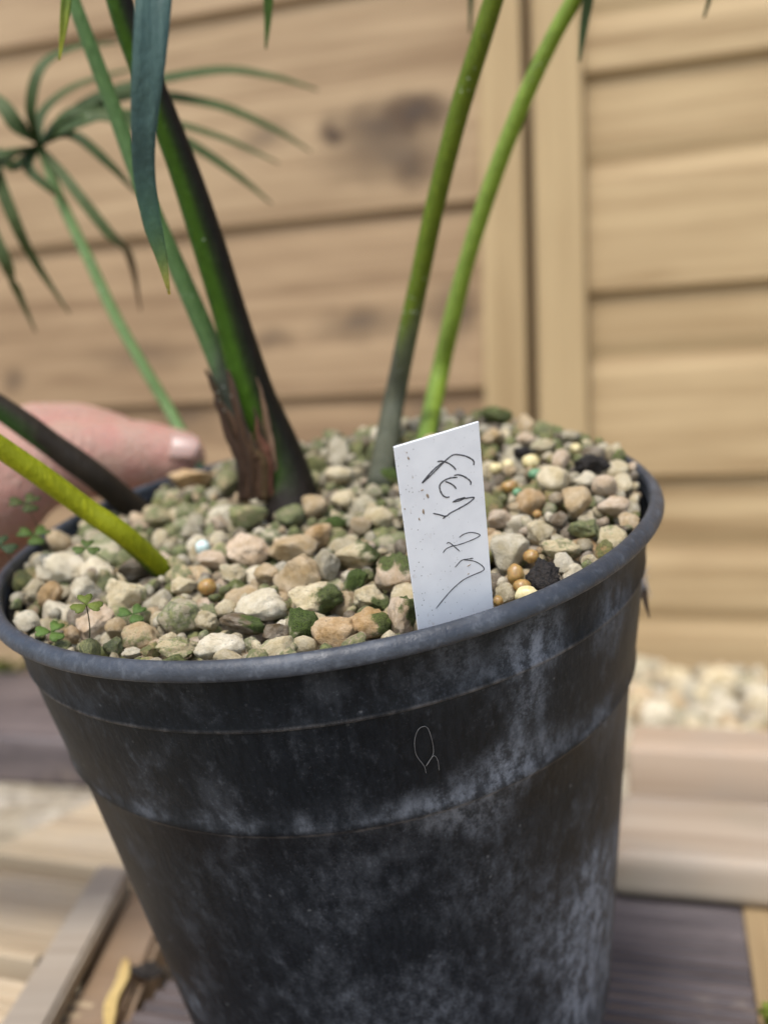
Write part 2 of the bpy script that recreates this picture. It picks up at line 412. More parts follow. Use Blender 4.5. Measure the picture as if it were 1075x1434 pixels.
def joined_rocks(name, items, sub):
    """items: (pos, rot3x3, scale3, tint rgba); one mesh"""
    shapes = [rock_shape(900+i, sub) for i in range(10)]
    Vs = []; Fs = []; T = []; off = 0
    for i, (p, R, s, t) in enumerate(items):
        V, Fc, _ = shapes[i % 10]
        Vs.append((V*np.array(s))@R.T + np.array(p)); Fs += [tuple(k+off for k in f) for f in Fc]; off += len(V); T += [t]*len(V)
    me = mesh_of(name, np.concatenate(Vs), Fs); set_col(me, T, 'Tint'); return me

# gravel bed at the foot of the fence
Lb = F(1075, 929)[0]
def bed_items(n, s0, s1, d0, d1, z, r0, r1):
    it = []
    for _ in range(n):
        s, d = random.uniform(s0, s1), random.uniform(d0, d1); p = FO + E1*s + E2*d
        r = random.uniform(r0, r1); t = TINTS[random.choice(['cream','pale','grey','cream','tan','grey'])]
        k = random.uniform(.6, .95)
        it.append(((p.x, p.y, z+random.uniform(-.5,.35)*r), rand_rot(), (r, r*random.uniform(.7,1), r*random.uniform(.5,.8)), (t[0]*k, t[1]*k, t[2]*k, random.choice([0,0,.2,.5]))))
    return it
T1F = G(960, 1049, .046)                                  # front top edge of the back timber
dback = (T1F-FO).dot(E2)+.062
me = joined_rocks('gravel', bed_items(1000, F(600,900)[0], .8, dback, -.03, BEDZ-.004, .007, .019), 2)
o = link('gravel', me, rock_mat('bed_gravel', 'attr', 90.0)); tag(o, 'pale mixed gravel along the foot of the wooden fence', 'gravel', kind='stuff')
bm = bmesh.new()
bs = F(600,900)[0]; pts = [FO+E1*bs+E2*dback, FO+E1*1.9+E2*dback, FO+E1*1.9+E2*.05, FO+E1*bs+E2*.05]
vs_ = [bm.verts.new((p.x, p.y, BEDZ-.004)) for p in pts] + [bm.verts.new((p.x, p.y, gz-.02)) for p in pts]
bm.faces.new(vs_[:4]); 
for i in range(4): bm.faces.new((vs_[i], vs_[4+i], vs_[4+(i+1) % 4], vs_[(i+1) % 4]))
me = bpy.data.meshes.new('gravel_bed'); bm.to_mesh(me); bm.free(); recalc(me); struct('gravel_bed', me, GROUND)

# ------------------------------------------------------------------ planks on the ground, right of the pot
def plank(name, label, cat, px0, py0, ztop, xdir, length, depth, thick, mat, bev=.003, group=None, seg=3):
    """front-left top edge at a pixel; runs along xdir, depth away from the camera"""
    p = G(px0, py0, ztop); me = box_mesh(name, length, depth, thick, bev, seg)
    o = link(name, me, mat); sharp(o, 50); o.matrix_world = frame_at(p, xdir); tag(o, label, cat, group); return o
plank('timber_plank', 'pinkish sawn timber edging the gravel bed, upper of two planks', 'plank', 878, 1047, .046, E1, .9, .060, .046+.0+.02, WOOD_PINK, .0035)
plank('timber_plank', 'weathered round-edged timber lying on dark grooved board beside the pot', 'plank', 852, 1192, .0235, E1, .9, .098, .0225, WOOD_TIMBER, .008, seg=5)
def grooved_profile(wid, th, pitch, depth):
    pr = [(0, -th)]; n = int(wid/pitch); e = (wid-n*pitch)/2
    pr.append((0, -depth*.5))
    for i in range(n):
        a = e+i*pitch
        pr += [(a+pitch*.08, 0), (a+pitch*.48, 0), (a+pitch*.62, -depth), (a+pitch*.94, -depth)]
    pr += [(wid, -depth*.5), (wid, -th)]
    return pr
def grooved_board(name, org, xdir, L, wid, mat, pitch, depth, th=.024, parent=None):
    me = extrude_profile(name, grooved_profile(wid, th, pitch, depth), L)
    o = link(name, me, mat, parent, smooth=False); o.matrix_world = frame_at(org, xdir); return o
g0 = G(850, 1262, 0)
base = G(1052, 1340, 0)
Lr = (base-g0).dot(E1)
for k, (lab) in enumerate(('dark grey-brown grooved board beneath the round-edged timber', 'dark grey-brown grooved board that the pot stands on', 'dark grey-brown grooved board in front of the pot')):
    org = g0 - E1*.115 - E2*((.215,.365,.515)[k]); L = .115 + Lr
    if k == 0: L = .115+Lr
    o = grooved_board('composite_board', org, E1, L-.0012, (.245,.146,.146)[k], COMPOSITE, .0085, .0022)
    tag(o, lab, 'board')
# the pale board at right angles, at the end of the dark ones
p = G(1040, 1262, .001); me = box_mesh('end_board', .62, .07, .024, .002); o = link('end_board', me, WOOD_CUT); sharp(o, 50)
o.matrix_world = frame_at(g0+E1*(Lr+.069)-E2*.55 + Vector((0,0,.001)), E2); tag(o, 'yellowish board laid at right angles to the ends of the dark boards', 'plank')

# ------------------------------------------------------------------ planks left of the pot
XL = (G(123, 1216)-G(0, 1200)).normalized()
YL = (G(160, 1185)-G(10, 1430)).normalized()
tile = empty('deck_tile', G(60, 1210)); tag(tile, 'pale grooved wooden deck tile lying left of the pot', 'deck tile')
def quad_prism(name, corners, th, bev, mat, parent=None, pitch=None, smooth=True):
    bm = bmesh.new(); t = [bm.verts.new(c) for c in corners]; b = [bm.verts.new(Vector(c)-Vector((0,0,th))) for c in corners]
    bm.faces.new(t); bm.faces.new(b[::-1]); m = len(t)
    for i in range(m): bm.faces.new((t[i], b[i], b[(i+1) % m], t[(i+1) % m]))
    bmesh.ops.recalc_face_normals(bm, faces=bm.faces)
    bmesh.ops.bevel(bm, geom=bm.edges[:], offset=bev, segments=2, affect='EDGES')
    me = bpy.data.meshes.new(name); bm.to_mesh(me); bm.free(); o = link(name, me, mat, parent); return sharp(o, 45)
bpy.context.view_layer.update()
yperp = Vector((-XL.y, XL.x, 0))
def left_board(pyA, pyB, i):
    a, b = G(0, pyA), G(0, pyB); wid = (a-b).dot(yperp)
    org = b - XL*.30; L = .30 + (G(110, (pyA+pyB)/2)-b).dot(XL) + (.03, .014, -.006, -.018)[i]
    if i == 0: org = b - XL*.0 - XL*.01; L = .125
    me = extrude_profile('deck_board', grooved_profile(wid, .02, .0080, .0022), L)
    o = link('deck_board', me, WOOD_DECK, tile, smooth=False); o.matrix_world = frame_at(org, XL)
for i, (a, b) in enumerate(((1086, 1195), (1217, 1335), (1367, 1520), (1550, 1720))): left_board(a, b, i)
# batten, gap, brown plank
def lane(name, label, pxl, pxr, ztop, th, mat, far, near, bev=.003, cat='plank'):
    """strip running along YL between two pixels on one row"""
    (xl, yl), (xr, yr) = pxl, pxr; a, b = G(xl, yl, ztop), G(xr, yr, ztop)
    co = [a-YL*near, b-YL*near, b+YL*far, a+YL*far]
    ctr = sum(co, Vector())/4
    o = quad_prism(name, [c-ctr for c in co], th, bev, mat); o.location = ctr; tag(o, label, cat); return o
lane('batten', 'grey weathered batten slanting across the end of the deck tile', (4,1425), (66,1434), .0100, .0092, WOOD_BATTEN, .150, .12, bev=.0015)
lane('plank', 'flat brown plank between the grey batten and the pot', (84,1434), (176,1434), .0, .022, WOOD_BROWN, .16, .12)
o = grooved_board('composite_board', G(172,1434,-.001)-E2*.14, E1, .10, .19, COMPOSITE, .0085, .0022); tag(o, 'short dark grooved board under the left side of the pot', 'board')
# dark composite edge far left, with a pale kerb of ground before it
p = G(0, 1030, .012)-E1*.45; me = box_mesh('edging_board', .64, .26, .038, .004); o = link('edging_board', me, COMPOSITE); o.matrix_world = frame_at(p, E1); tag(o, 'purplish grey edging board on the ground behind the deck tile', 'board')
# crumbs of bark, the yellow flake
fl = P(163, 1390, 1).normalized()
a, b = G(176, 1345, .002), G(152, 1445, .002)
pts = [a, a*.66+b*.34+Vector((.001,0,.001)), a*.33+b*.67+Vector((-.0012,0,.0008)), b]
me = blade_mesh('dry_flake', pts, [.002,.0048,.0042,.005,.003], [(.50,.36,.15,1),(.56,.42,.18,1),(.5,.36,.14,1)], (0,0,1), keel=.12, th=.0006)
o = link('dry_flake', me, SHEATH); tag(o, 'yellow dry husk flake lying on the brown plank', 'flake')
for k, (px, py, r, lab) in enumerate(((205, 1362, .0055, 'dark crumb of soil beside the yellow husk flake'), (92, 1335, .0035, 'small dark crumb in the gap beside the batten'))):
    me = rock_mesh('soil_crumb', 40+k, 3, rough=.2); o = link('soil_crumb', me, BARK); o.location = G(px, py, r*.5); o.scale = (r*1.3, r, r*.6); tag(o, lab, 'soil crumb')

# weed by the far left edging
def tuft(name, org, label, n=9, h=.05, sp=.03):
    root = empty(name, org); tag(root, label, 'weed')
    for i in range(n):
        a = random.uniform(0, 6.28); q = Vector((math.cos(a)*sp, math.sin(a)*sp, h*random.uniform(.5,1)))
        me = blade_mesh('leaf', [(0,0,0), tuple(q*.5+Vector((0,0,h*.2))), tuple(q)], [.004,.011,.009,.001], [(.12,.15,.02,1),(.18,.21,.035,1)], (.1,.2,1), n=10)
        link('leaf', me, LEAF, root)
tuft('weed', G(4, 940, .012)+Vector((-.005,.015,-.03)), 'yellow-green weed growing behind the purplish edging board', 12, .05, .045)
tuft('weed', G(1086, 1450, .002), 'bright green weed tip at the edge of the yellowish board', 6, .010, .006)

# ------------------------------------------------------------------ the pot
Xp = rot_cw((0.98865, 0, 0.15022)); Zp = _n; Yp = Zp.cross(Xp).normalized(); Xp = Yp.cross(Zp)
OP = CAM + rot_cw(POT_C)
PM = Matrix(((Xp.x,Yp.x,Zp.x,OP.x),(Xp.y,Yp.y,Zp.y,OP.y),(Xp.z,Yp.z,Zp.z,OP.z),(0,0,0,1)))
PI_ = PM.inverted()
def pot_xyz(px, py, w=0.0):                               # pixel on the plane w above the rim plane, in pot space
    r = ray(px, py); o_ = OP + Zp*w; t = (o_-CAM).dot(Zp)/r.dot(Zp); return PI_ @ (CAM+r*t)
def to_w(v): return PM @ Vector(v)
def wall_r(z):
    if z > -.049: return .0942 + (z+.0045)*.155
    return .0858 + (z+.052)*(.0858-POT_RB)/(POT_H-.052)
def lathe(name, prof, seg=160):
    V = []; Fc = []
    for (r, z) in prof:
        for j in range(seg):
            a = 2*math.pi*j/seg; V.append((r*math.cos(a), r*math.sin(a), z))
    for i in range(len(prof)-1):
        for j in range(seg): Fc.append((i*seg+j, i*seg+(j+1) % seg, (i+1)*seg+(j+1) % seg, (i+1)*seg+j))
    return V, Fc
prof = [(wall_r(-.0035)-.0014, -.0035)]
def rib(z0, h, d): return [(wall_r(z0+h)+0, z0+h), (wall_r(z0+h*.4)+d, z0+h*.4), (wall_r(z0-h*.4)+d, z0-h*.4), (wall_r(z0-h)-.0003, z0-h)]
prof = [(wall_r(-.0045), -.0042), (wall_r(-.010), -.010)] + rib(-.0195, .0008, .0004) + [(wall_r(-.03), -.03), (wall_r(-.042), -.042), (wall_r(-.0485), -.0485), (wall_r(-.0485)+.0003, -.0498), (.0868, -.0510), (.0861, -.0518)]
for k in range(1, 10): z = -.052-(POT_H-.052-.004)*k/9; prof.append((wall_r(z), z))
prof += [(POT_RB-.0015, -POT_H+.001), (POT_RB-.004, -POT_H), (.001, -POT_H)]
prof_in = [(.001, -POT_H+.002), (POT_RB-.004, -POT_H+.002), (.0842, -.053), (wall_r(-.045)-.0014, -.045), (wall_r(-.0045)-.0012, -.0042)]
V, Fc = lathe('pot', prof + prof_in)
pot = empty('plant_pot', mat=PM); tag(pot, 'black plastic plant pot filled with pale gravel, tipped forward, dusty outside', 'plant pot')

def wall_at(px, py):
    z0, z1, a0, a1 = -.15, -.006, math.pi, math.pi*2
    for step in range(4):
        best = None
        for z in np.linspace(z0, z1, 40):
            r = wall_r(z)
            for a in np.linspace(a0, a1, 61):
                v = (r*math.cos(a), r*math.sin(a), z); qx, qy, d = project(to_w(v)); e = (qx-px)**2+(qy-py)**2
                if best is None or e < best[0]: best = (e, v, z, a)
        dz, da = (z1-z0)/12, (a1-a0)/20; z0, z1, a0, a1 = best[2]-dz, min(best[2]+dz, -.006), best[3]-da, best[3]+da
    return best[1]
def plastic_mat():
    m = M('black_pot_plastic'); o = m.obj()
    n1 = m.noise(o, 55, 6, .62); n2 = m.noise(m.mapping(o, (1,1,.6)), 260, 5, .65); n3 = m.noise(m.mapping(o, (1,1,.22)), 700, 3, .6)
    n4 = m.noise(o, 1100, 5, .75)
    sx = m.n('SeparateXYZ', {0: o}); z = sx.outputs[2]
    dust = m.math('MULTIPLY', m.ramp(m.math('ADD', m.math('MULTIPLY', n1, .7), m.math('MULTIPLY', n2, .3)), .48, .68), .13)
    dust = m.math('ADD', dust, m.math('MULTIPLY', m.ramp(n2, .57, .74), .11))
    dust = m.math('ADD', dust, m.math('MULTIPLY', m.ramp(n4, .54, .70), m.ramp(n1, .35, .65, .02, .15)))
    for (px, py, rr, s) in ((748,905,.0085,.70),(742,985,.006,.42),(735,1060,.009,.45),(690,1105,.010,.46),(625,1135,.008,.30),(480,1165,.010,.14),(330,1172,.008,.10),(200,1130,.007,.10),(640,930,.010,.22),(862,850,.009,.36),(790,1290,.018,.40),(826,1390,.024,.80),(842,1250,.018,.72),(850,1130,.012,.55),(880,930,.008,.35),(620,1430,.018,.26),(480,1430,.014,.16),(440,1290,.018,.07),(690,1240,.016,.16),(268,1400,.007,.40),(850,1010,.008,.28)):
        c = wall_at(px, py)
        nz = m.n('TexNoise', {'Vector': o, 'Scale': 70.0, 'Detail': 4.0})
        wv = m.n('VectorMath', operation='MULTIPLY_ADD'); m.put(wv.inputs[0], nz.outputs[1]); k = rr*1.5
        wv.inputs[1].default_value = (k, k, k); wv.inputs[2].default_value = (-k/2-c[0], -k/2-c[1], -k/2-c[2])
        ad = m.vadd(o, wv.outputs[0]); ln = m.n('VectorMath', operation='LENGTH'); m.put(ln.inputs[0], ad)
        bl = m.ramp(ln.outputs['Value'], rr*.05, rr*1.7, s, 0)
        dust = m.math('ADD', dust, m.math('MULTIPLY', bl, m.ramp(m.math('ADD', m.math('MULTIPLY', n2, .6), m.math('MULTIPLY', n4, .4)), .40, .62, .18, 1.25)))
    # dust held by the step and by the moulded line, worn paler
    led = m.math('MULTIPLY', m.ramp(z, -.0500, -.0488, 0, 1), m.ramp(z, -.0485, -.0405, 1, 0))
    dust = m.math('ADD', dust, m.math('MULTIPLY', led, m.math('MULTIPLY', m.ramp(n1, .38, .66, .0, .26), m.ramp(n2, .35, .65, .3, 1.2))))
    ln1 = m.math('MULTIPLY', m.ramp(z, -.0205, -.0199, 0, 1), m.ramp(z, -.0193, -.0187, 1, 0))
    ln2 = m.math('MULTIPLY', m.ramp(z, -.0522, -.0516, 0, 1), m.ramp(z, -.0510, -.0502, 1, 0))
    wear = m.math('MULTIPLY', m.math('MAXIMUM', ln1, ln2), m.math('MULTIPLY', m.ramp(n2, .38, .66, .10, .60), m.ramp(n1, .3, .6, .35, 1)))
    vo = m.n('TexVoronoi', {'Vector': o, 'Scale': 330.0, 'Randomness': 1.0})
    sn = m.noise(m.mapping(o, (1,1,.7)), 900, 4, .75); speck = m.math('MULTIPLY', m.ramp(sn, .62, .72), m.ramp(m.noise(o, 110, 4), .46, .62))
    fleck = m.math('MULTIPLY', m.ramp(m.math('ADD', vo.outputs['Distance'], m.math('MULTIPLY', m.math('SUBTRACT', sn, .5), .5)), .04, .2, 1, 0), m.ramp(m.n('SeparateColor', {0: vo.outputs['Color']}).outputs[0], .90, .93))
    speck = m.math('MAXIMUM', m.math('MULTIPLY', speck, .7), fleck)
    dust = m.math('MINIMUM', dust, .85)
    col = m.mix(m.ramp(n3, .3, .7), (.0050,.0066,.0084,1), (.0100,.0124,.0155,1))
    col = m.mix(dust, col, (.235,.25,.28,1))
    col = m.mix(wear, col, (.16,.145,.135,1))
    col = m.mix(m.math('MULTIPLY', speck, .5), col, (.17,.17,.17,1))
    rough = m.math('ADD', .52, m.math('MULTIPLY', dust, .5))
    return m.out(col, rough, m.bump(m.math('ADD', n2, m.math('MULTIPLY', n3, .35)), .4, .0006), Specular_IOR_Level=.17)
PLASTIC = plastic_mat()
me = mesh_of('pot_body', V, Fc); recalc(me); o = link('pot_body', me, PLASTIC, pot); sharp(o, 50)
lip0 = [(.0941,-.0042),(.0940,-.0020),(.0944,-.0006),(.0951,-.0001),(.0960,-.0002),(.0970,-.0009),(.0977,-.0019),(.0980,-.0030),(.0979,-.0038),(.0975,-.0042),(.0962,-.0045),(.0944,-.0046)]
lip = [tuple(q) for q in catmull(lip0, 33)]
V, Fc = lathe('rim', lip + [(.0935, -.0048), lip[0]])
for i, v in enumerate(V):
    a = math.atan2(v[1], v[0]); k = mnoise.noise(Vector((math.cos(a)*2.2, math.sin(a)*2.2, 3)))*.0006
    V[i] = (v[0]*(1+k/.09), v[1]*(1+k/.09), v[2]+k*.5)
def rim_mat():
    m = M('scuffed_sky_sheen_rim_plastic'); o = m.obj(); n1 = m.noise(o, 60, 5, .6); n2 = m.noise(o, 420, 5, .65); 
    col = m.mix(m.ramp(n1, .3, .7), (.022,.0255,.032,1), (.046,.052,.063,1))  # base lifted to grey-blue: the lip's sky reflection painted into its colour
    col = m.mix(m.math('MULTIPLY', m.ramp(m.math('ADD', m.math('MULTIPLY', n2, .7), m.math('MULTIPLY', n1, .3)), .50, .66), .5), col, (.10,.11,.125,1))
    z = m.n('SeparateXYZ', {0: o}).outputs[2]
    ed = m.math('MULTIPLY', m.ramp(z, -.0049, -.0043, 1, 0), m.ramp(n2, .3, .6, .2, .7))
    col = m.mix(ed, col, (.15,.14,.13,1))
    return m.out(col, m.ramp(n2, .3, .7, .36, .58), m.bump(n2, .6, .0005), Specular_IOR_Level=.4)
me = mesh_of('pot_rim', V, Fc); recalc(me); link('pot_rim', me, rim_mat(), pot)
# soil under the stones
V = []; Fc = []; nr, ns = 14, 48
V.append((0,0,-.014))
for i in range(1, nr+1):
    for j in range(ns):
        a = 2*math.pi*j/ns; r = .0925*i/nr; x, y = r*math.cos(a), r*math.sin(a)
        V.append((x, y, -.014 + .003*mnoise.noise(Vector((x*60, y*60, 0)))))
for j in range(ns): Fc.append((0, 1+j, 1+(j+1) % ns))
for i in range(nr-1):
    for j in range(ns): Fc.append((1+i*ns+j, 1+(i+1)*ns+j, 1+(i+1)*ns+(j+1) % ns, 1+i*ns+(j+1) % ns))
me = mesh_of('soil', V, Fc); o = link('soil', me, SOIL, pot)

# ------------------------------------------------------------------ gravel in the pot
def surf(x, y):                                           # height of the stones' centres over the rim plane
    q = math.exp(-((x-.045)**2+(y-.066)**2)/(2*.030**2))
    q2 = math.exp(-((x+.020)**2+(y-.065)**2)/(2*.032**2))
    q3 = math.exp(-((x-.075)**2+(y-.005)**2)/(2*.030**2))
    q4 = math.exp(-((x+.080)**2+(y-.030)**2)/(2*.020**2))
    return -.0036 + .0105*q + .0045*q2 + 0.0075*q3 - .0015*q4
# px, py, width, height (px), tint, algae, moss direction (x right, y away, z up) or None, label
H = [
 (419,807,62,58,'tan',.0,None,'rounded stone with white crust on top and an orange band, mid gravel'),
 (443,841,70,46,'cream',.15,(1,-.3,-.2),'large smooth cream stone with a green patch on one end'),
 (365,847,68,40,'pale',.05,None,'large rough pale grey stone without algae near the front rim'),
 (423,876,48,44,'grey',.75,(.2,-.6,.6),'angular mossy green stone just inside the front rim'),
 (468,889,60,46,'orange',.1,None,'rough orange stone touching the front rim'),
 (515,873,62,42,'orange',.1,(1,0,.3),'long orange stone with dark moss at its end, by the front rim'),
 (522,838,48,34,'cream',.4,(.8,-.2,-.4),'small cream and green stone above the long orange stone'),
 (497,817,30,38,'grey',.9,(0,-.5,.6),'upright blue-green algae-covered stone'),
 (499,778,60,38,'cream',.3,(.9,0,.2),'oblong cream stone with moss on one half'),
 (552,806,50,58,'pink',.1,(.1,.1,1.2),'pinkish stone capped with thick dark moss beside the white label'),
 (564,864,38,52,'pink',.12,(.8,0,.5),'upright pinkish stone leaning against the white label'),
 (390,912,58,36,'cream',.55,None,'flat cream stone with green film against the front rim'),
 (308,907,64,38,'pale',.05,None,'broad two-humped cream stone against the front rim'),
 (340,874,60,26,'brown',.3,(.9,0,.6),'dark crumbly brown stone below the rough pale grey stone'),
 (410,769,66,38,'tan',.0,None,'flat wide tan stone behind the stone with white crust'),
 (348,771,58,42,'pink',.1,None,'large pale pinkish stone among green ones'),
 (456,792,36,42,'grey',.1,None,'pale grey stone touching the stone with white crust'),
 (297,784,42,24,'pink',.05,None,None), (316,852,28,24,'cream',.0,None,None), (386,887,34,26,'brown',.2,None,None), (446,753,38,34,'orange',.0,None,'rusty tan stone behind the flat wide tan stone'),
 (290,868,32,24,'cream',0,None,None), (27,853,46,40,'cream',.1,None,None), (45,828,34,30,'cream',0,None,None), (70,834,30,38,'orange',0,None,'smooth upright orange pebble at the side of the rim'),
 (84,797,70,42,'pale',.05,None,'largest pale stone beside the yellow-green stem'), (118,828,42,36,'pale',.25,None,None), (133,872,44,48,'pink',.0,None,None), (178,836,54,42,'cream',.45,None,None),
 (192,864,36,30,'grey',.8,None,None), (162,880,28,28,'tan',.4,None,None), (159,905,26,24,'grey',.85,None,None), (198,893,46,40,'tan',.55,None,None), (251,868,54,52,'grey',.65,None,'large squarish green-grey stone near the front rim'),
 (250,908,54,30,'cream',.7,None,None), (212,911,28,22,'tan',.8,None,None), (184,914,28,15,'pale',0,None,None), (236,897,25,20,'cream',0,None,None), (191,797,46,32,'brown',.1,None,None), (97,889,27,26,'orange',.0,None,None),
 (711,776,58,62,'grey',.0,None,'largest grey-cream stone touching the back of the white label'), (707,831,30,32,'cream',0,None,None), (790,790,36,34,'pale',0,None,None), (809,808,38,36,'pale',.0,None,'pale stone between the black bark chunk and the rim'),
 (827,788,28,24,'cream',0,None,None), (785,770,60,34,'cream',.65,None,None), (816,742,46,30,'grey',.9,None,None), (857,756,44,42,'cream',.6,None,None), (890,734,34,38,'orange',.1,None,None),
 (858,710,48,32,'pink',.15,None,'pink wedge-shaped stone near the side rim'), (808,703,42,46,'tan',0,None,'round tan stone amid the dusty pebbles'), (847,680,38,30,'pink',.0,None,None), (894,703,30,30,'grey',.7,None,None), (819,672,36,26,'pale',0,None,None),
 (775,672,50,40,'cream',0,None,None), (743,703,42,38,'orange',0,None,None), (782,728,26,24,'brown',0,None,None), (699,727,36,28,'pink',0,None,None), (756,747,42,40,'cream',.1,None,None), (785,643,26,30,'pink',0,None,None), (713,660,20,18,'tan',0,None,None),
 (441,710,36,30,'tan',0,None,None), (381,697,56,36,'pale',.45,None,'white mossy stone at the foot of the dark stem'), (406,722,38,30,'grey',.85,None,None), (348,724,50,30,'cream',.85,None,None), (468,735,32,24,'brown',.9,(0,-.4,.5),None),
 (268,670,64,26,'orange',0,None,'long flat orange stone beside the thumb'), (222,722,38,28,'cream',.7,None,None), (307,733,24,20,'pink',0,None,None), (257,820,34,22,'cream',.1,None,None), (326,802,34,24,'cream',.4,None,None), (374,803,34,26,'tan',0,None,None),
 (480,700,34,26,'cream',.4,None,None), (520,690,30,22,'grey',.6,None,None), (505,735,28,24,'tan',.2,None,None), (475,665,38,24,'cream',.2,None,None), (545,668,34,24,'brown',.9,(0,-.3,.6),None), (530,725,40,30,'cream',.3,None,None),
 (760,625,40,22,'cream',.5,None,None), (800,612,34,20,'grey',.4,None,None), (690,612,34,26,'tan',.0,None,None), (735,615,30,20,'pink',.0,None,None),
]
GRP = 'gravel stones topping the pot'
cam_ax = (Matrix(((r_.x,f_.x,u_.x),(r_.y,f_.y,u_.y),(r_.z,f_.z,u_.z))))
placed = []                                               # (x, y, z, r) in pot space
pix = []                                                  # projected footprint of the heroes
labels_used = {}
def place_word(px, py, v):
    if v.x**2+v.y**2 > .082**2:
        return 'against the front rim' if v.y < -.05 else ('against the side rim' if abs(v.y) < .05 else 'at the back rim')
    if 540 < px < 700 and py > 620: return 'beside the white label'
    if px < 250 and py > 690: return 'near the yellow-green stem'
    if px < 330: return 'in front of the thumb'
    if px < 460 and py < 740: return 'around the foot of the dark stem'
    if px > 690 and py < 690: return 'in the heap behind the white label'
    if px > 690: return 'between the white label and the side rim'
    if py < 740: return 'around the grey-green stem'
    return 'in the open middle of the pot'
LMK = [(419,807,'the white-crusted stone'),(443,841,'the large smooth cream stone'),(365,847,'the rough pale grey stone'),(468,889,'the rough orange rim stone'),(552,806,'the moss-capped pinkish stone'),(308,907,'the two-humped cream stone'),
 (348,771,'the large pale pinkish stone'),(410,769,'the flat wide tan stone'),(84,797,'the largest pale stone'),(251,868,'the squarish green-grey stone'),(711,776,'the largest grey-cream stone'),(858,710,'the pink wedge-shaped stone'),(808,703,'the round tan stone'),
 (381,697,'the white mossy stone'),(268,670,'the long flat orange stone'),(738,838,'the large pale yellow bead'),(762,812,'the black bark chunk'),(290,822,'the bright orange bead'),(284,767,'the bluish white bead'),(743,647,'the largest yellow bead'),
 (749,664,'the bright green bead'),(827,650,'the dark brown soil lump'),(121,847,'the clover at the front rim'),(225,785,'the foot of the yellow-green stem'),(190,706,'the foot of the slanting dark stem'),(535,640,'the foot of the grey-green stem'),(597,604,'the foot of the bright green stem'),(420,690,'the foot of the thick dark stem'),(560,760,'the edge of the white label'),(690,700,'the back of the white label'),(70,834,'the upright orange pebble'),(499,778,'the oblong half-mossy stone')]
LMP = []
def near_word(v):
    if not LMP:
        for px, py, t in LMK: LMP.append((pot_xyz(px, py, surf(*pot_xyz(px, py).xy)), t))
    ds = sorted(((q.x-v.x)**2+(q.y-v.y)**2, i) for i, (q, t) in enumerate(LMP)); q, t = LMP[ds[0][1]]; d = math.sqrt(ds[0][0])
    dx, dy = v.x-q.x, v.y-q.y; c = math.hypot(v.x, v.y)-math.hypot(q.x, q.y)
    if d > .014: return 'some way from '+t
    if c > .006: return 'rimward of '+t
    if c < -.006: return 'inward of '+t
    return 'beside '+t
def look(tint, alg, moss):
    c = {'cream':'cream','pale':'pale whitish','grey':'greyish','tan':'tan','orange':'orange','pink':'pinkish','brown':'brown'}[tint]
    if moss is not None: return 'moss-patched '+c
    return ('green-filmed '+c) if alg > .5 else (('green-tinged '+c) if alg > .2 else ('clean '+c))
def hero(px, py, wpx, hpx, v, me, mat, name, rotz=0.0):
    o = bpy.data.objects.new(name, me); C.objects.link(o)
    wp = to_w(v); d = (wp-CAM).dot(f_); a, c = wpx/2*d/FPX, hpx/2*d/FPX; b = (a+c)/2
    R = cam_ax @ Matrix.Rotation(rotz, 3, 'Y')
    M4 = R.to_4x4() @ Matrix.Diagonal((a, b, c, 1)); M4.translation = wp; o.matrix_world = M4
    placed.append((v.x, v.y, v.z, (a+b+c)/3*.86)); pix.append((px, py, wpx, hpx, d)); return o
for i, (px, py, wpx, hpx, tint, alg, md, lab) in enumerate(H):
    v = pot_xyz(px, py, 0)
    for _ in range(6): v = pot_xyz(px, py, surf(v.x, v.y))
    rr = math.hypot(v.x, v.y); lim = .0905 - wpx/2*.22/FPX*.45
    if rr > lim:                                          # keep it inside the wall: lower it along the line of sight
        for k in range(40):
            v = pot_xyz(px, py, v.z-.0004)
            if math.hypot(v.x, v.y) < lim or v.z < -.012: break
    near = py > 740
    me = rock_mesh('pebble', 100+i, 4 if near else 3, planes=random.choice([8,11,14]), rough=random.uniform(.09,.15), mossdir=md, mossamt=.1 if md else 0)
    me.materials.append(ROCK); me.polygons.foreach_set('use_smooth', [True]*len(me.polygons))
    hs = 1.12 if px < 640 else .98
    o = hero(px, py, wpx*hs, hpx*hs*1.02, v, me, ROCK, 'pebble', random.uniform(-.25,.25))
    t = TINTS[tint]; k = random.uniform(.9, 1.08); o.color = (t[0]*k, t[1]*k, t[2]*k, alg)
    if lab is None: lab = '%s %s stone %s' % ('medium' if wpx > 38 else 'small', look(tint, alg, md), near_word(v))
    tag(o, lab, 'pebble', GRP)
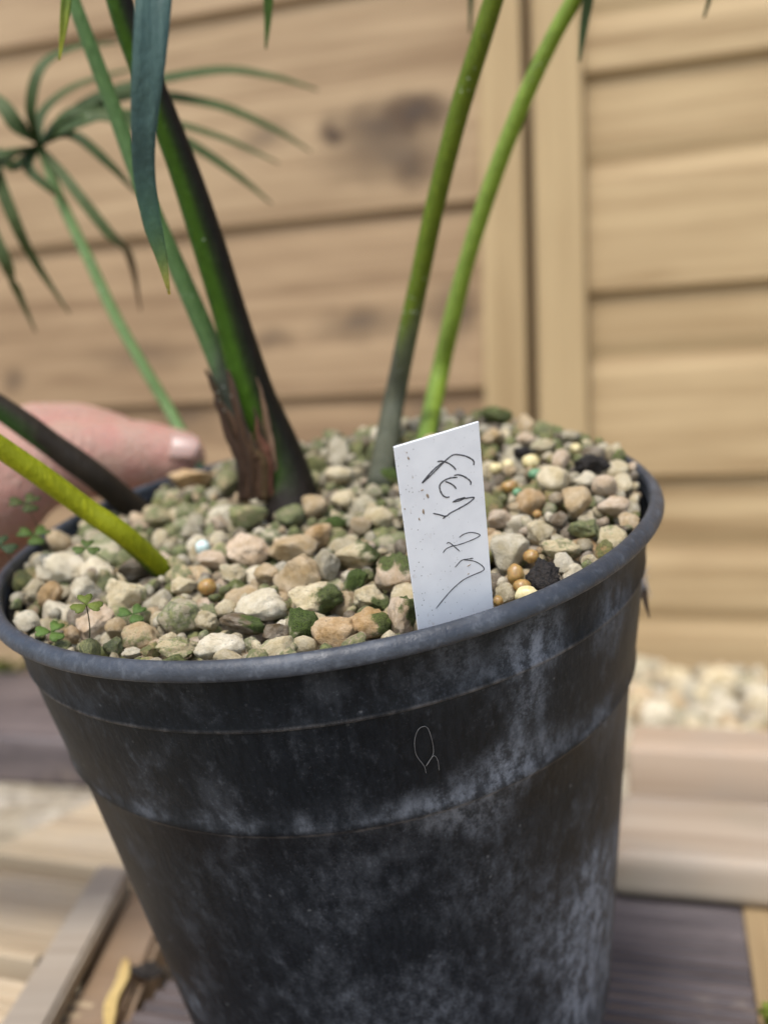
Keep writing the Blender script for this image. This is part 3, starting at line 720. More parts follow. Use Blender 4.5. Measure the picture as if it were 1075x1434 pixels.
# beads, bark and soil lumps among the stones
SP = [
 (738,834,36,28,BEAD_Y,'fertiliser_bead','large pale yellow bead on the rim edge beside the black bark chunk','bead'),
 (722,805,25,32,BEAD_A,'fertiliser_bead','upright amber bead beside the black bark chunk','bead'),
 (731,822,26,22,BEAD_A,'fertiliser_bead','dull amber bead just above the large pale yellow bead','bead'),
 (697,842,15,17,BEAD_A,'fertiliser_bead','small orange bead touching the lower corner of the white label','bead'),
 (743,779,22,20,BEAD_A,'fertiliser_bead','amber bead above the black bark chunk','bead'),
 (841,803,23,20,BEAD_Y,'fertiliser_bead','olive yellow bead by the notch in the rim','bead'),
 (290,822,26,24,BEAD_A,'fertiliser_bead','bright orange round bead in the open middle of the pot','bead'),
 (284,767,21,22,BEAD_B,'fertiliser_bead','bluish white bead in the middle of the gravel','bead'),
 (743,647,25,22,BEAD_Y,'fertiliser_bead','largest of the yellow beads behind the white label','bead'),
 (694,656,18,16,BEAD_Y,'fertiliser_bead','small yellow bead close behind the white label','bead'),
 (711,651,16,17,BEAD_Y,'fertiliser_bead','small yellow bead next to another behind the white label','bead'),
 (749,664,21,16,BEAD_G,'fertiliser_bead','bright green bead in the heap behind the white label','bead'),
 (724,690,14,14,BEAD_G,'fertiliser_bead','tiny green bead near the dark soil behind the label','bead'),
 (713,682,24,18,BEAD_A,'fertiliser_bead','brownish amber bead behind the white label','bead'),
 (752,720,13,12,BEAD_A,'fertiliser_bead','tiny orange bead amid the dusty pebbles','bead'),
 (707,582,15,15,BEAD_Y,'fertiliser_bead','pale yellow bead on the moss at the back rim','bead'),
 (806,628,16,15,BEAD_Y,'fertiliser_bead','pale yellow bead by the dark soil lump','bead'),
 (762,808,50,56,BARK,'bark_chunk','black crumbly bark chunk at the rim beside the pale yellow bead','bark'),
 (827,650,54,30,BARK,'soil_lump','dark brown soil lump near the back of the rim','soil lump'),
 (697,582,46,28,ROCK,'soil_lump','dark mossy soil lump at the back rim behind the label','soil lump'),
 (735,633,34,18,BARK,'soil_lump','flat dark soil lump behind the yellow beads','soil lump'),
]
for i, (px, py, wpx, hpx, mat, nm, lab, cat) in enumerate(SP):
    v = pot_xyz(px, py, 0)
    for _ in range(6): v = pot_xyz(px, py, surf(v.x, v.y)+(.0006 if cat == 'bead' else .0012))
    for k in range(40):
        if math.hypot(v.x, v.y) < .0932-wpx/2*.22/FPX*.45: break
        v = pot_xyz(px, py, v.z-.0004)
    if cat == 'bead': me = rock_mesh(nm, 300+i, 3, planes=5, rough=.07, cut=(.86,.97))
    else: me = rock_mesh(nm, 300+i, 4, planes=8, rough=.26)
    me.materials.append(mat); me.polygons.foreach_set('use_smooth', [True]*len(me.polygons))
    o = hero(px, py, wpx, hpx, v, me, mat, nm); o.color = (.10,.07,.04,1); tag(o, lab, cat, 'fertiliser beads in the gravel' if cat == 'bead' else None)

# stems' feet, kept free of stones: (x, y, r) in pot space
STEM_FEET = []
for px, py, r in ((402,690,.0125),(352,676,.010),(535,642,.0062),(597,606,.005),(275,642,.0042),(186,706,.008),(210,780,.0030)):
    v = pot_xyz(px, py, surf(*pot_xyz(px, py).xy)); STEM_FEET.append((v.x, v.y, r))
LAB = [pot_xyz(px, py, -.004) for px, py in ((586,885),(690,857))]
# filler stones, dropped as deep as they must go
cand = []
A = np.array(placed)
def try_place(x, y, r, top, bottom):
    global A
    z = top
    d2 = (A[:,0]-x)**2+(A[:,1]-y)**2; near = A[d2 < (r+.011)**2]
    while z > bottom:
        if len(near) == 0 or np.all(((near[:,:3]-(x, y, z))**2).sum(1) > ((near[:,3]+r)*.86)**2):
            A = np.vstack([A, (x, y, z, r)]); return z
        z -= .0008
    return None
fill = []
for r0, r1, n in ((.0042,.0058,110),(.0033,.0044,380),(.0022,.0033,2200),(.0013,.0022,4200)):
    for _ in range(n):
        a = random.uniform(0, 2*math.pi); q = .0930*math.sqrt(random.random()); x, y = q*math.cos(a), q*math.sin(a); r = random.uniform(r0, r1)
        if q > .0940-r*1.0: continue
        if any((x-sx)**2+(y-sy)**2 < (sr+r*.6)**2 for sx, sy, sr in STEM_FEET): continue
        if LAB[0].x-.002-r < x < LAB[1].x+.002+r and y < -.072-(x-LAB[0].x)*-.25: continue
        if q > .085 and r > .0040: continue
        top = surf(x, y) - .0010 - r*.1 + random.uniform(-.0020,.0010)
        dirt = math.exp(-((x-.035)**2+(y-.030)**2)/(2*.02**2))
        if random.random() < dirt*.55: continue
        w3 = to_w((x, y, top)); qx, qy, d = project(w3)
        rp = r*FPX/d*.7
        if any(abs(qx-hx) < hw*.42+rp and abs(qy-hy) < hh*.42+rp and d < hd for hx, hy, hw, hh, hd in pix): top -= .0032
        if q + r*1.25 > wall_r(top-.002)-.0002 and top < -.003: top = -.003
        z = try_place(x, y, r, top, max(-.0135, -.0135 if q + r*1.3 < .0905 else top-.0035))
        if z is not None: fill.append((x, y, z, r))
SHAPES = []
for i in range(26):
    me = rock_mesh('pebble', 500+i, 3, planes=random.choice([7,9,12,15]), rough=random.uniform(.07,.15)); me.materials.append(ROCK)
    me.polygons.foreach_set('use_smooth', [True]*len(me.polygons)); SHAPES.append(me)
def zone_tint(px, py):
    if px > 640:
        t = random.choices(['cream','pink','tan','pale','brown','orange','grey'], [4,1.6,3,2,2.4,1.2,2])[0]; a = random.choices([0,.4,.8], [5,2,2])[0]
        if py < 650: t = random.choices(['brown','tan','cream','grey'], [4,2,2,2])[0]; a = random.choices([.2,.8,1], [3,2,2])[0]
    elif py < 760: t = random.choices(['cream','pale','grey','tan','brown','pink'], [3,1.5,3,1.5,1.5,.7])[0]; a = random.choices([.1,.5,.8,1.0], [2.0,2.5,3,2])[0]
    else: t = random.choices(['cream','pale','grey','tan','brown','pink'], [4,2,2,2,1.2,1])[0]; a = random.choices([0,.4,.75,.95], [3,2.5,2.8,1.6])[0]
    return t, a
items = []
for (x, y, z, r) in fill:
    wpt = to_w((x, y, z)); px, py, d = project(wpt)
    depth = surf(x, y)-z
    vis = -20 < px < 1100 and depth < r*1.1+.002
    items.append((vis, r/d*(1 if depth < .004 else .6), x, y, z, r, px, py))
items.sort(key=lambda q: (-q[0], -q[1]))
budget = 300-len(H); rest = []; PMr = np.array(PM.to_3x3())
for i, (vis, _, x, y, z, r, px, py) in enumerate(items):
    t, a = zone_tint(px, py); c = TINTS[t]; k = random.uniform(.82, 1.1)
    col = (c[0]*k, c[1]*k, c[2]*k, a)
    s = (r*random.uniform(1.0,1.35), r*random.uniform(.85,1.15), r*random.uniform(.7,1.0)); R = rand_rot()
    if vis and i < budget:
        o = bpy.data.objects.new('pebble', SHAPES[i % len(SHAPES)]); C.objects.link(o)
        Mx = Matrix([list(q) for q in (PMr@R)]).to_4x4() @ Matrix.Diagonal((*s, 1)); Mx.translation = to_w((x, y, z)); o.matrix_world = Mx; o.color = col
        tag(o, '%s %s stone %s' % ('medium' if r > .0048 else ('small' if r > .0035 else 'tiny'), look(t, a, None), near_word(Vector((x, y, z)))), 'pebble', GRP)
    else:
        g = random.uniform(.5, .95)
        qq = math.hypot(x, y); ex = qq + max(s) - (wall_r(z-r)-.0016)
        if ex > 0: x, y = x*(1-ex/qq), y*(1-ex/qq)
        rest.append(((x, y, z), R, s, (col[0]*g, col[1]*g, col[2]*g, min(.9, a))))
if rest:
    me = joined_rocks('gravel', rest, 2); o = link('gravel', me, ROCK_FILL); o.matrix_world = PM
    tag(o, 'finer gravel chips filling the gaps between the stones in the pot', 'gravel', kind='stuff')

# no stone may pass through the wall: slide it inwards until it clears the plastic
bpy.context.view_layer.update()
for o in list(C.objects):
    if o.name.split('.')[0] not in ('pebble', 'fertiliser_bead', 'bark_chunk', 'soil_lump'): continue
    vv = np.array([v.co[:] for v in o.data.vertices]); Mq = np.array(PI_ @ o.matrix_world); pv = vv@Mq[:3,:3].T + Mq[:3,3]
    lo = pv[pv[:,2] < -.0006]
    if len(lo) == 0: continue
    rr_ = np.hypot(lo[:,0], lo[:,1]); lim_ = np.where(lo[:,2] > -.0046, .0937, np.array([wall_r(z) for z in lo[:,2]])-.0016); ex = (rr_-lim_).max()
    if ex > 0:
        c_ = Vector((Mq[0,3], Mq[1,3], 0)).normalized(); mw = o.matrix_world.copy(); mw.translation -= PM.to_3x3() @ (c_*(ex*1.08)); o.matrix_world = mw

# ------------------------------------------------------------------ the white label
LD = [(551,626,.2060),(670,590,.2095),(690,860,.2275),(586,889,.2230)]
p0, p1, p2, p3 = [P(*q) for q in LD]
ext = .014
p2b, p3b = p2+(p2-p1).normalized()*ext, p3+(p3-p0).normalized()*ext
nrm = (p1-p0).cross(p3-p0).normalized()
if nrm.dot(CAM-p0) < 0: nrm = -nrm
# flatten to one plane
pc = (p0+p1+p2+p3)/4
fl_ = lambda p: p - nrm*(p-pc).dot(nrm)
qs = [fl_(p) for p in (p0, p1, p2b, p3b)]
xl = (qs[1]-qs[0]).normalized(); zl = nrm; yl = zl.cross(xl)
LM = Matrix(((xl.x,yl.x,zl.x,qs[3].x),(xl.y,yl.y,zl.y,qs[3].y),(xl.z,yl.z,zl.z,qs[3].z),(0,0,0,1))); LI = LM.inverted()
lab = empty('plant_label', mat=LM); tag(lab, 'white plastic plant label with handwriting, stuck in the gravel at the rim', 'plant label')
def label_mat():
    m = M('white_label_plastic'); o = m.obj(); n = m.noise(o, 120, 5); n2 = m.noise(o, 1500, 3, .7)
    x = m.n('SeparateXYZ', {0: o}).outputs[0]
    col = m.mix(m.ramp(n, .3, .75), (.80,.81,.825,1), (.71,.72,.74,1))
    vo = m.n('TexVoronoi', {'Vector': o, 'Scale': 1500.0}); rn = m.n('SeparateColor', {0: vo.outputs['Color']}).outputs[0]
    sp = m.math('MULTIPLY', m.ramp(vo.outputs['Distance'], .12, .3, 1, 0), m.ramp(m.math('ADD', rn, m.math('MULTIPLY', m.math('SUBTRACT', n, .5), .7)), .78, .9))
    sp = m.math('MULTIPLY', sp, m.ramp(x, .004, .018, 1, .25))
    col = m.mix(m.math('MULTIPLY', sp, .7), col, (.12,.10,.08,1))
    st = m.math('MULTIPLY', m.ramp(m.noise(m.mapping(o, (1,.6,1)), 330, 4, .7), .60, .72), m.ramp(x, .002, .012, 1, .05))
    col = m.mix(m.math('MULTIPLY', st, .55), col, (.36,.26,.17,1))
    return m.out(col, .42, m.bump(n2, .06, .0002), Specular_IOR_Level=.45)
bm = bmesh.new(); loc = [LI@q for q in qs]
t = [bm.verts.new((q.x, q.y, .00028)) for q in loc]; b = [bm.verts.new((q.x, q.y, -.00028)) for q in loc]
bm.faces.new(t); bm.faces.new(b[::-1])
for i in range(4): bm.faces.new((t[i], b[i], b[(i+1) % 4], t[(i+1) % 4]))
bmesh.ops.recalc_face_normals(bm, faces=bm.faces); bmesh.ops.bevel(bm, geom=bm.edges[:], offset=.0001, segments=1, affect='EDGES')
me = bpy.data.meshes.new('tag_plate'); bm.to_mesh(me); bm.free(); o = link('tag_plate', me, label_mat(), lab, smooth=False)
Zs = lambda x, y: (520+x/4.218, 560+y/4.218)
def on_label(px, py):
    r = ray(px, py); o_ = LM.translation; tt = (o_-CAM).dot(zl)/r.dot(zl); return LI@(CAM+r*tt)
INK = simple('pencil_ink', (.035,.035,.04,1), (.09,.09,.10,1), 900, .6)
STROKES = [
 [(600,383),(601,362),(585,345),(545,327),(485,321),(445,346),(405,385),(350,440),(297,488),(335,440),(380,395),(425,362)],
 [(385,362),(415,359),(452,372),(480,392),(496,411)],
 [(582,500),(582,480),(555,456),(515,440),(484,443)],
 [(505,455),(465,458),(425,474),(401,500),(402,530),(418,560),(438,572),(458,570)],
 [(432,478),(465,492),(485,506),(498,523)],
 [(475,602),(505,585),(548,575),(520,591),(476,601)],
 [(512,584),(555,578),(602,574),(575,602),(520,635),(465,664),(436,684),(398,675),(360,667)],
 [(438,680),(430,690),(418,698)],
 [(515,810),(545,789),(590,780),(637,795),(600,820),(520,850),(470,862),(437,878),(419,901)],
 [(440,846),(456,840),(485,862),(519,892)],
 [(490,986),(528,946),(560,938),(598,932)],
 [(540,942),(600,949),(642,970),(662,995),(645,1011),(600,1030),(540,1060),(482,1108),(430,1165),(378,1229)]]
for k, st in enumerate(STROKES):
    pts = [on_label(*Zs(*q)) for q in st]; cs = catmull([(q.x, q.y, 0) for q in pts], 14*len(pts)); V = []; Fc = []
    for i, c in enumerate(cs):
        tn = cs[min(i+1, len(cs)-1)]-cs[max(i-1, 0)]; tn /= np.linalg.norm(tn)+1e-12; s = np.array((-tn[1], tn[0], 0))
        wd = (.000155 if k < 8 else .00011)*(1+.35*mnoise.noise(Vector((i*.15, k*3, 0))))*min(1, .45+min(i, len(cs)-1-i)*.12)
        V += [c+s*wd+(0,0,.00033), c-s*wd+(0,0,.00033), c+s*wd*1.1+(0,0,.0002), c-s*wd*1.1+(0,0,.0002)]
    for i in range(len(cs)-1):
        a = i*4; Fc += [(a, a+1, a+5, a+4), (a+1, a+3, a+7, a+5), (a+2, a, a+4, a+6)]
    link('pencil_stroke', mesh_of('pencil_stroke', V, Fc), INK, o)

STAIN = simple('tan_soil_stain', (.36,.27,.18,1), (.20,.145,.095,1), 900, .9)
for k, (px, py, w_, h_) in enumerate(((571,641,3,6),(569,633,2,2),(598,694,3.5,8),(592,716,3,9),(586,726,2,6),(656,791,7,1.6),(655,803,3,1.6),(566,712,2,3),(577,668,1.6,1.6),(590,686,5,2))):
    q = on_label(px, py); me = rock_mesh('soil_fleck', 700+k, 2, rough=.3); fo = link('soil_fleck', me, STAIN, o)
    fo.location = (q.x, q.y, .0003); fo.scale = (w_/2*.21/FPX, h_/2*.21/FPX, .00008); fo.rotation_euler.z = random.uniform(-.3,.3)
# ------------------------------------------------------------------ palms
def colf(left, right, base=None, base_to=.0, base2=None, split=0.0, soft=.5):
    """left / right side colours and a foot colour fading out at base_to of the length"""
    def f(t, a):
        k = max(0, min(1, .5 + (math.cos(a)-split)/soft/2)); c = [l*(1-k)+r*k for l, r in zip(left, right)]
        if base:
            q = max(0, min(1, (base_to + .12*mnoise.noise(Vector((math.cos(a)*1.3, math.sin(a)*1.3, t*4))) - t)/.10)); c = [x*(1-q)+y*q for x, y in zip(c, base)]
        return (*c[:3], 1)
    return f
def pr(d, wpx): return wpx/2*d/FPX
def stem(parent, name, path, widths, col, mat=STEM, n=46, wob=.05, flat=1.0, seed=0):
    pts = [P(*q) for q in path]; ds = [q[2] for q in path]
    if name == 'stem': dv = (pts[0]-pts[1]).normalized(); pts[0] = pts[0] + dv*.011 - Zp*.002
    rad = [pr(lerp_list(ds, i/(len(widths)-1)), wv) for i, wv in enumerate(widths)]
    return link(name, tube_mesh(name, pts, rad, col, n=n, wobble=wob, flat=flat, seed=seed), mat, parent)
def foot(px, py, dw=-.001):
    v = pot_xyz(px, py, 0); v = pot_xyz(px, py, surf(v.x, v.y)); v.z += dw; wv = to_w(v); x, y, d = project(wv); return (x, y, d)
DG, MG, BG = (.022,.045,.008), (.045,.10,.012), (.10,.19,.045)
def fan(parent, ctr, tips, wpx, cols, mat=LEAF, droop=.3):
    for k, path in enumerate(tips):
        pts = [P(*q) for q in path]; d = path[len(path)//2][2]; wv = wpx*d/FPX
        link('leaflet', blade_mesh('leaflet', pts, [wv*.45, wv*.95, wv, wv*.85, wv*.55, wv*.05], cols, normal=(random.uniform(-.3,.3), -.55, .8)), mat, parent)
# 1. the thick dark stem with its sheath, petiole and hanging leaves
fx, fy, fd = foot(404, 694)
palm = empty('potted_palm', P(fx, fy, fd)); tag(palm, 'thick dark green palm stem with torn brown sheath at its foot', 'palm')
bpy.context.view_layer.update()
IM = Matrix.Translation(-palm.location)
def reloc(o, root): o.matrix_parent_inverse = Matrix.Translation(-root.location)
kids = []
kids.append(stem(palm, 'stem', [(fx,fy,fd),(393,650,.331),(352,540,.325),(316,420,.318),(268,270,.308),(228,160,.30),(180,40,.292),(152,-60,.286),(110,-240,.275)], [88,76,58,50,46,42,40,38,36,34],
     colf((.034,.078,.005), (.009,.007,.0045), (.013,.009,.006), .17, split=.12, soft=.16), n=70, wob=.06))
kids.append(stem(palm, 'petiole', [(352,690,.338),(338,600,.336),(318,535,.333),(290,470,.33),(246,370,.325),(200,262,.322),(155,140,.318),(108,15,.312),(70,-90,.31)], [30,36,36,30,26,25,24,22,20,18],
     colf((.085,.15,.055), (.07,.13,.04), (.055,.062,.045), .36), n=60))
SB = (.10,.055,.032)
for q in range(11):
    a = q/10; x0 = 338+56*a+random.uniform(-5,5); ln = random.uniform(.45,1.0) if q not in (0, 3) else 1.05
    lean = (-52+34*a)*ln; d_ = .3275-.010*math.sin(a*3.0)+random.uniform(-.001,.001); y1 = 690-165*ln
    c = random.choice([(.085,.046,.026),(.06,.033,.02),(.12,.075,.042),(.04,.024,.016)]); c2 = tuple(v*random.uniform(1.1,1.7) for v in c)
    kids.append(stem(palm, 'sheath', [(x0,702,d_+.004),(x0-2+random.uniform(-2,2),650,d_+.001),(x0+lean*.45+random.uniform(-3,3),(690+y1)/2-10,d_),(x0+lean*.8,y1+22,d_-.001),(x0+lean+random.uniform(-8,4),y1,d_-.002)],
        [random.uniform(9,17),random.uniform(12,20),random.uniform(9,15),random.uniform(5,10),2], colf(c, c2), SHEATH, n=26, wob=.55, flat=.35, seed=q+1))
n0 = len(bpy.data.objects)
def blade(parent, path, widths, cols, normal=(0,-.8,.5), keel=.2, name='leaflet', n=26):
    d = path[len(path)//2][2]
    o = link(name, blade_mesh(name, [P(*q) for q in path], [x*d/FPX for x in widths], cols, normal, n=n, keel=keel), LEAF, parent); return o
GB = (.050,.088,.078,1)
kids.append(blade(palm, [(112,-240,.275),(190,-200,.225),(216,-90,.190),(212,40,.185),(203,150,.187),(201,235,.191),(212,310,.196),(226,360,.20),(237,412,.203)], [12,34,52,50,44,34,30,26,16,3],
     [GB,GB,GB,GB,GB,GB,(.075,.15,.10,1),(.12,.20,.07,1),(.42,.36,.07,1)], (0.25,-.95,.1), keel=.14))
Y1 = (.30,.30,.03,1); DG1 = (.05,.09,.02,1)
kids.append(blade(palm, [(112,-240,.275),(98,-120,.27),(92,0,.268),(83,84,.268)], [10,20,18,13,2], [DG1,DG1,(.09,.13,.02,1),Y1], (.5,-.8,0)))
kids.append(blade(palm, [(112,-240,.275),(300,-260,.30),(370,-120,.31),(374,0,.315),(372,68,.318)], [10,20,20,15,2], [DG1,DG1,DG1,(.06,.11,.02,1),(.10,.15,.04,1)], (.6,-.8,0)))
for k in kids: reloc(k, palm)
def shoot(name, label, parts, cat='palm stem'):
    o0 = parts[0][0]; root = empty(name, P(*o0)); tag(root, label, cat, 'palm stems rising from the gravel'); return root
def single(label, path, widths, col, leaflets=(), wob=.05, tip=None):
    root = empty('palm_shoot', P(*path[0])); tag(root, label, 'palm stem', 'palm stems rising from the gravel')
    ks = [stem(root, 'stem', path, widths, col, wob=wob, n=60)]
    for (lp, lw, lc, ln) in leaflets: ks.append(blade(root, lp, lw, lc, ln))
    for k in ks: reloc(k, root)
    return root
LD1 = (.038,.058,.018,1); LD2 = (.066,.088,.032,1)
f1 = foot(534, 644)
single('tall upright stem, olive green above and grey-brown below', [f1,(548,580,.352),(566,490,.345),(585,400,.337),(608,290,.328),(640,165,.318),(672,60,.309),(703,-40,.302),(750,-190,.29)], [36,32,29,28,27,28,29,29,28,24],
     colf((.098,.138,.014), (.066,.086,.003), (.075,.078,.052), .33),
     [([(750,-190,.29),(690,-150,.33),(662,-60,.36),(657,46,.37)], [8,16,16,12,2], [LD1,LD1,(.05,.09,.03,1)], (.6,-.8,0)), ([(750,-190,.29),(900,-160,.30),(985,-80,.32),(994,-20,.33),(985,24,.335)], [8,16,18,12,3], [LD1,LD1,LD1], (.6,-.8,.2))])
f2 = foot(594, 612)
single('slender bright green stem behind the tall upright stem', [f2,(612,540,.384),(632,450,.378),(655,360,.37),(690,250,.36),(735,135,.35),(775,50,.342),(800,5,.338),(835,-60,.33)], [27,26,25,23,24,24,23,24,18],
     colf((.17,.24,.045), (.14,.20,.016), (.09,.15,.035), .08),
     [([(835,-60,.33),(824,-20,.335),(816,30,.337),(810,86,.339)], [10,20,19,14,2], [LD1,LD1,(.07,.10,.04,1)], (.6,-.8,0)), ([(835,-60,.33),(900,-120,.34),(1000,-110,.36),(1090,-40,.38)], [8,18,18,3], [LD1,LD1], (0,-.5,.8))])
f3 = foot(276, 646)
LF = []
ctr = (55,205,.42)
def lf(*pts, w=15, c=None): LF.append(([ctr]+list(pts), [w*.5,w*1.0,w*1.05,w*.95,w*.65,w*.1], c or [LD1,LD1,LD2,LD2], (random.uniform(-.2,.2),-.9,.45)))
lf((45,150,.41),(60,95,.41),(105,68,.42),(165,60,.43), w=17)
lf((90,170,.42),(160,130,.43),(300,101,.45),(380,108,.46),(445,126,.47), w=18)
lf((100,165,.42),(190,135,.44),(300,148,.45),(380,180,.46),(435,212,.47), w=17)
lf((100,170,.41),(180,160,.43),(300,190,.45),(390,228,.46), w=15)
lf((100,160,.41),(175,165,.42),(260,200,.43),(330,245,.44),(380,285,.45), w=18)
lf((100,190,.41),(150,228,.41),(195,275,.42), w=15)
lf((95,255,.41),(150,325,.41),(182,362,.42),(197,436,.43), w=15, c=[LD1,LD2,LD2,(.12,.085,.045,1),(.13,.08,.04,1)])
lf((110,175,.40),(150,165,.40),(200,185,.40), w=22)
lf((25,178,.41),(0,145,.41),(-50,110,.42), w=22)
lf((20,235,.41),(0,215,.41),(-60,190,.42), w=16)
lf((10,215,.40),(-6,232,.40),(22,310,.40),(52,370,.41),(98,440,.42), w=18)
lf((0,230,.40),(-22,290,.40),(8,365,.40),(24,405,.41),(50,465,.42), w=18)
lf((40,235,.41),(70,265,.41),(95,285,.42), w=14)
lf((60,160,.43),(110,120,.45),(200,92,.47), w=14)
single('thin pale green stem ending in an umbrella of drooping leaflets', [f3,(243,585,.408),(205,520,.41),(160,440,.412),(118,350,.415),(85,280,.418),(66,230,.42),(55,205,.42)], [18,17,16,16,16,15,14,13],
     colf((.16,.24,.10), (.11,.18,.06), (.09,.15,.07), .1), LF)
f4 = foot(196, 712)
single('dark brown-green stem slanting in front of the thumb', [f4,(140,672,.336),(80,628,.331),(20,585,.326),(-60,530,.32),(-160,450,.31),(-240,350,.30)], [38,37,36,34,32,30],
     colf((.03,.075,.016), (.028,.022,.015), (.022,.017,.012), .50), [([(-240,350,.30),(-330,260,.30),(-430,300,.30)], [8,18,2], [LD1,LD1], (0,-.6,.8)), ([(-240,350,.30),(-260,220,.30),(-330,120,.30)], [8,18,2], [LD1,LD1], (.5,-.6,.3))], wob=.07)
f5 = foot(228, 792)
single('smooth yellow-green stem slanting over the gravel to the side', [f5,(180,755,.276),(120,712,.272),(60,668,.267),(0,626,.262),(-80,570,.255),(-200,470,.245)], [31,31,31,32,32,31,30],
     colf((.24,.25,.008), (.185,.20,.006), (.055,.085,.014), .13), [([(-200,470,.245),(-290,400,.24),(-380,420,.24)], [8,18,2], [LD1,LD1], (0,-.6,.8))], wob=.03)
# brown sprout leaf by the slender stem
f6 = foot(560, 608)
bl = empty('seedling', P(*f6)); tag(bl, 'short curled green leaf on the gravel behind the white label', 'leaf')
k = blade(bl, [f6,(570,600,.383),(590,597,.378),(610,603,.372)], [4,14,14,6,2], [(.12,.19,.06,1),(.16,.24,.08,1)], (0,-.4,.9)); reloc(k, bl)

# ------------------------------------------------------------------ clover
CLV = plant_mat('clover_leaf', .5)
def clover(px, py, bx, by, size, label, dz=0.0, d=None, col=(.13,.20,.045)):
    b = pot_xyz(bx, by, 0); b = pot_xyz(bx, by, surf(b.x, b.y)); bw = to_w(b); dd = d or ((bw-CAM).dot(f_)+dz)
    top = P(px, py, dd); root = empty('clover', bw); tag(root, label, 'clover', 'clover seedlings')
    o = link('stalk', tube_mesh('stalk', [bw-Zp*.002, bw*.6+top*.4+Vector((.0008,0,.0006)), top], [.00018,.00016,.00014], lambda t, a: (.10,.09,.05,1), n=10, sides=6), CLV, root); reloc(o, root)
    nrm_ = (CAM-top).normalized()*.55+Vector((0,0,.75)); nrm_.normalize(); ax = nrm_.cross(Vector((0,1,0))).normalized(); ay = nrm_.cross(ax)
    r0 = random.uniform(0, 1)
    for k in range(3):
        a = r0+k*2.094; dx = ax*math.cos(a)+ay*math.sin(a); dy = nrm_.cross(dx)
        out = [(0,0),(.35,.32),(.7,.52),(1,.46),(1.06,.22),(.92,0),(1.06,-.22),(1,-.46),(.7,-.52),(.35,-.32)]
        V = []; Fc = []
        for s in (1, -1):
            V.append(top+dx*size*.5+nrm_*(s*.00008))
            V += [top+dx*size*x+dy*size*y+nrm_*(s*.00008+abs(y)*size*.18) for x, y in out]
        m_ = len(out)+1
        for q in range(len(out)):
            n2 = (q+1) % len(out); Fc += [(0, 1+q, 1+n2), (m_, m_+1+n2, m_+1+q), (1+q, m_+1+q, m_+1+n2, 1+n2)]
        me = mesh_of('leaflet', V, Fc); recalc(me); set_col(me, [(*col, 1)]*len(V)); o = link('leaflet', me, CLV, root); reloc(o, root)
clover(121, 847, 121, 906, .0034, 'three-lobed clover on a thin stalk at the front rim', d=.229, col=(.11,.135,.028))
clover(36, 705, 60, 770, .0046, 'dusky clover in front of the hand', d=.30, col=(.055,.065,.022))
clover(48, 750, 75, 790, .0046, 'bright clover below the dusky one, by the hand', d=.295, col=(.065,.10,.025))
clover(121, 768, 165, 805, .0034, 'small clover with a long slanting stalk beside the yellow-green stem', d=.27, col=(.075,.105,.03))
clover(0, 765, 20, 800, .0046, 'dark clover at the side rim near the hand', d=.285, col=(.045,.065,.03))
clover(72, 885, 72, 892, .0036, 'flat clover leaves lying on the stones inside the rim', d=.243, col=(.08,.13,.03))
clover(186, 860, 186, 872, .0034, 'bluish green clover leaves pressed between mossy stones', d=.243, col=(.07,.115,.03))

# ------------------------------------------------------------------ fibre and web on the pot
FIB = simple('pale_fibre', (.20,.195,.19,1), (.13,.125,.12,1), 300, .7)
loop = [(596,1082),(593,1072),(582,1056),(580,1036),(586,1020),(597,1018),(604,1036),(606,1054),(600,1066),(596,1072),(606,1058),(612,1064),(614,1078)]
pts = []
for q in loop:
    v = Vector(wall_at(*q)); pts.append(to_w(v + Vector((v.x, v.y, 0)).normalized()*.0003))
me = tube_mesh('fibre', pts, [.00006,.00009,.00008,.00006], None, n=90, sides=6); o = link('fibre', me, FIB); tag(o, 'pale looped fibre stuck to the front of the black pot', 'fibre')
a = Vector(wall_at(893, 835)); aw = to_w(a); d0 = (aw-CAM).dot(f_)
husk = link('dry_husk', blade_mesh('dry_husk', [P(897,815,d0),P(902,838,d0-.001),P(909,866,d0)], [.001,.0022,.0012,.0002], [(.10,.07,.05,1),(.13,.09,.06,1)], (0,-1,.1), n=10), SHEATH)
tag(husk, 'small dark dry husk hanging from a cobweb below the rim', 'husk')
web = empty('cobweb', aw); tag(web, 'wispy dusty cobweb strands under the rim', 'cobweb')
WEB = simple('cobweb_dust', (.55,.52,.52,1), (.42,.40,.40,1), 400, .9)
for k in range(16):
    x0, y0 = 900+random.uniform(-8,10), 800+random.uniform(-14,6); x1, y1 = 900+random.uniform(-12,14), 828+random.uniform(-16,14)
    o = link('strand', tube_mesh('strand', [P(x0,y0,d0-.001), P((x0+x1)/2+random.uniform(-5,5),(y0+y1)/2,d0-.0015), P(x1,y1,d0)], [.00006,.00012,.00006], None, n=8, sides=5), WEB, web); reloc(o, web)

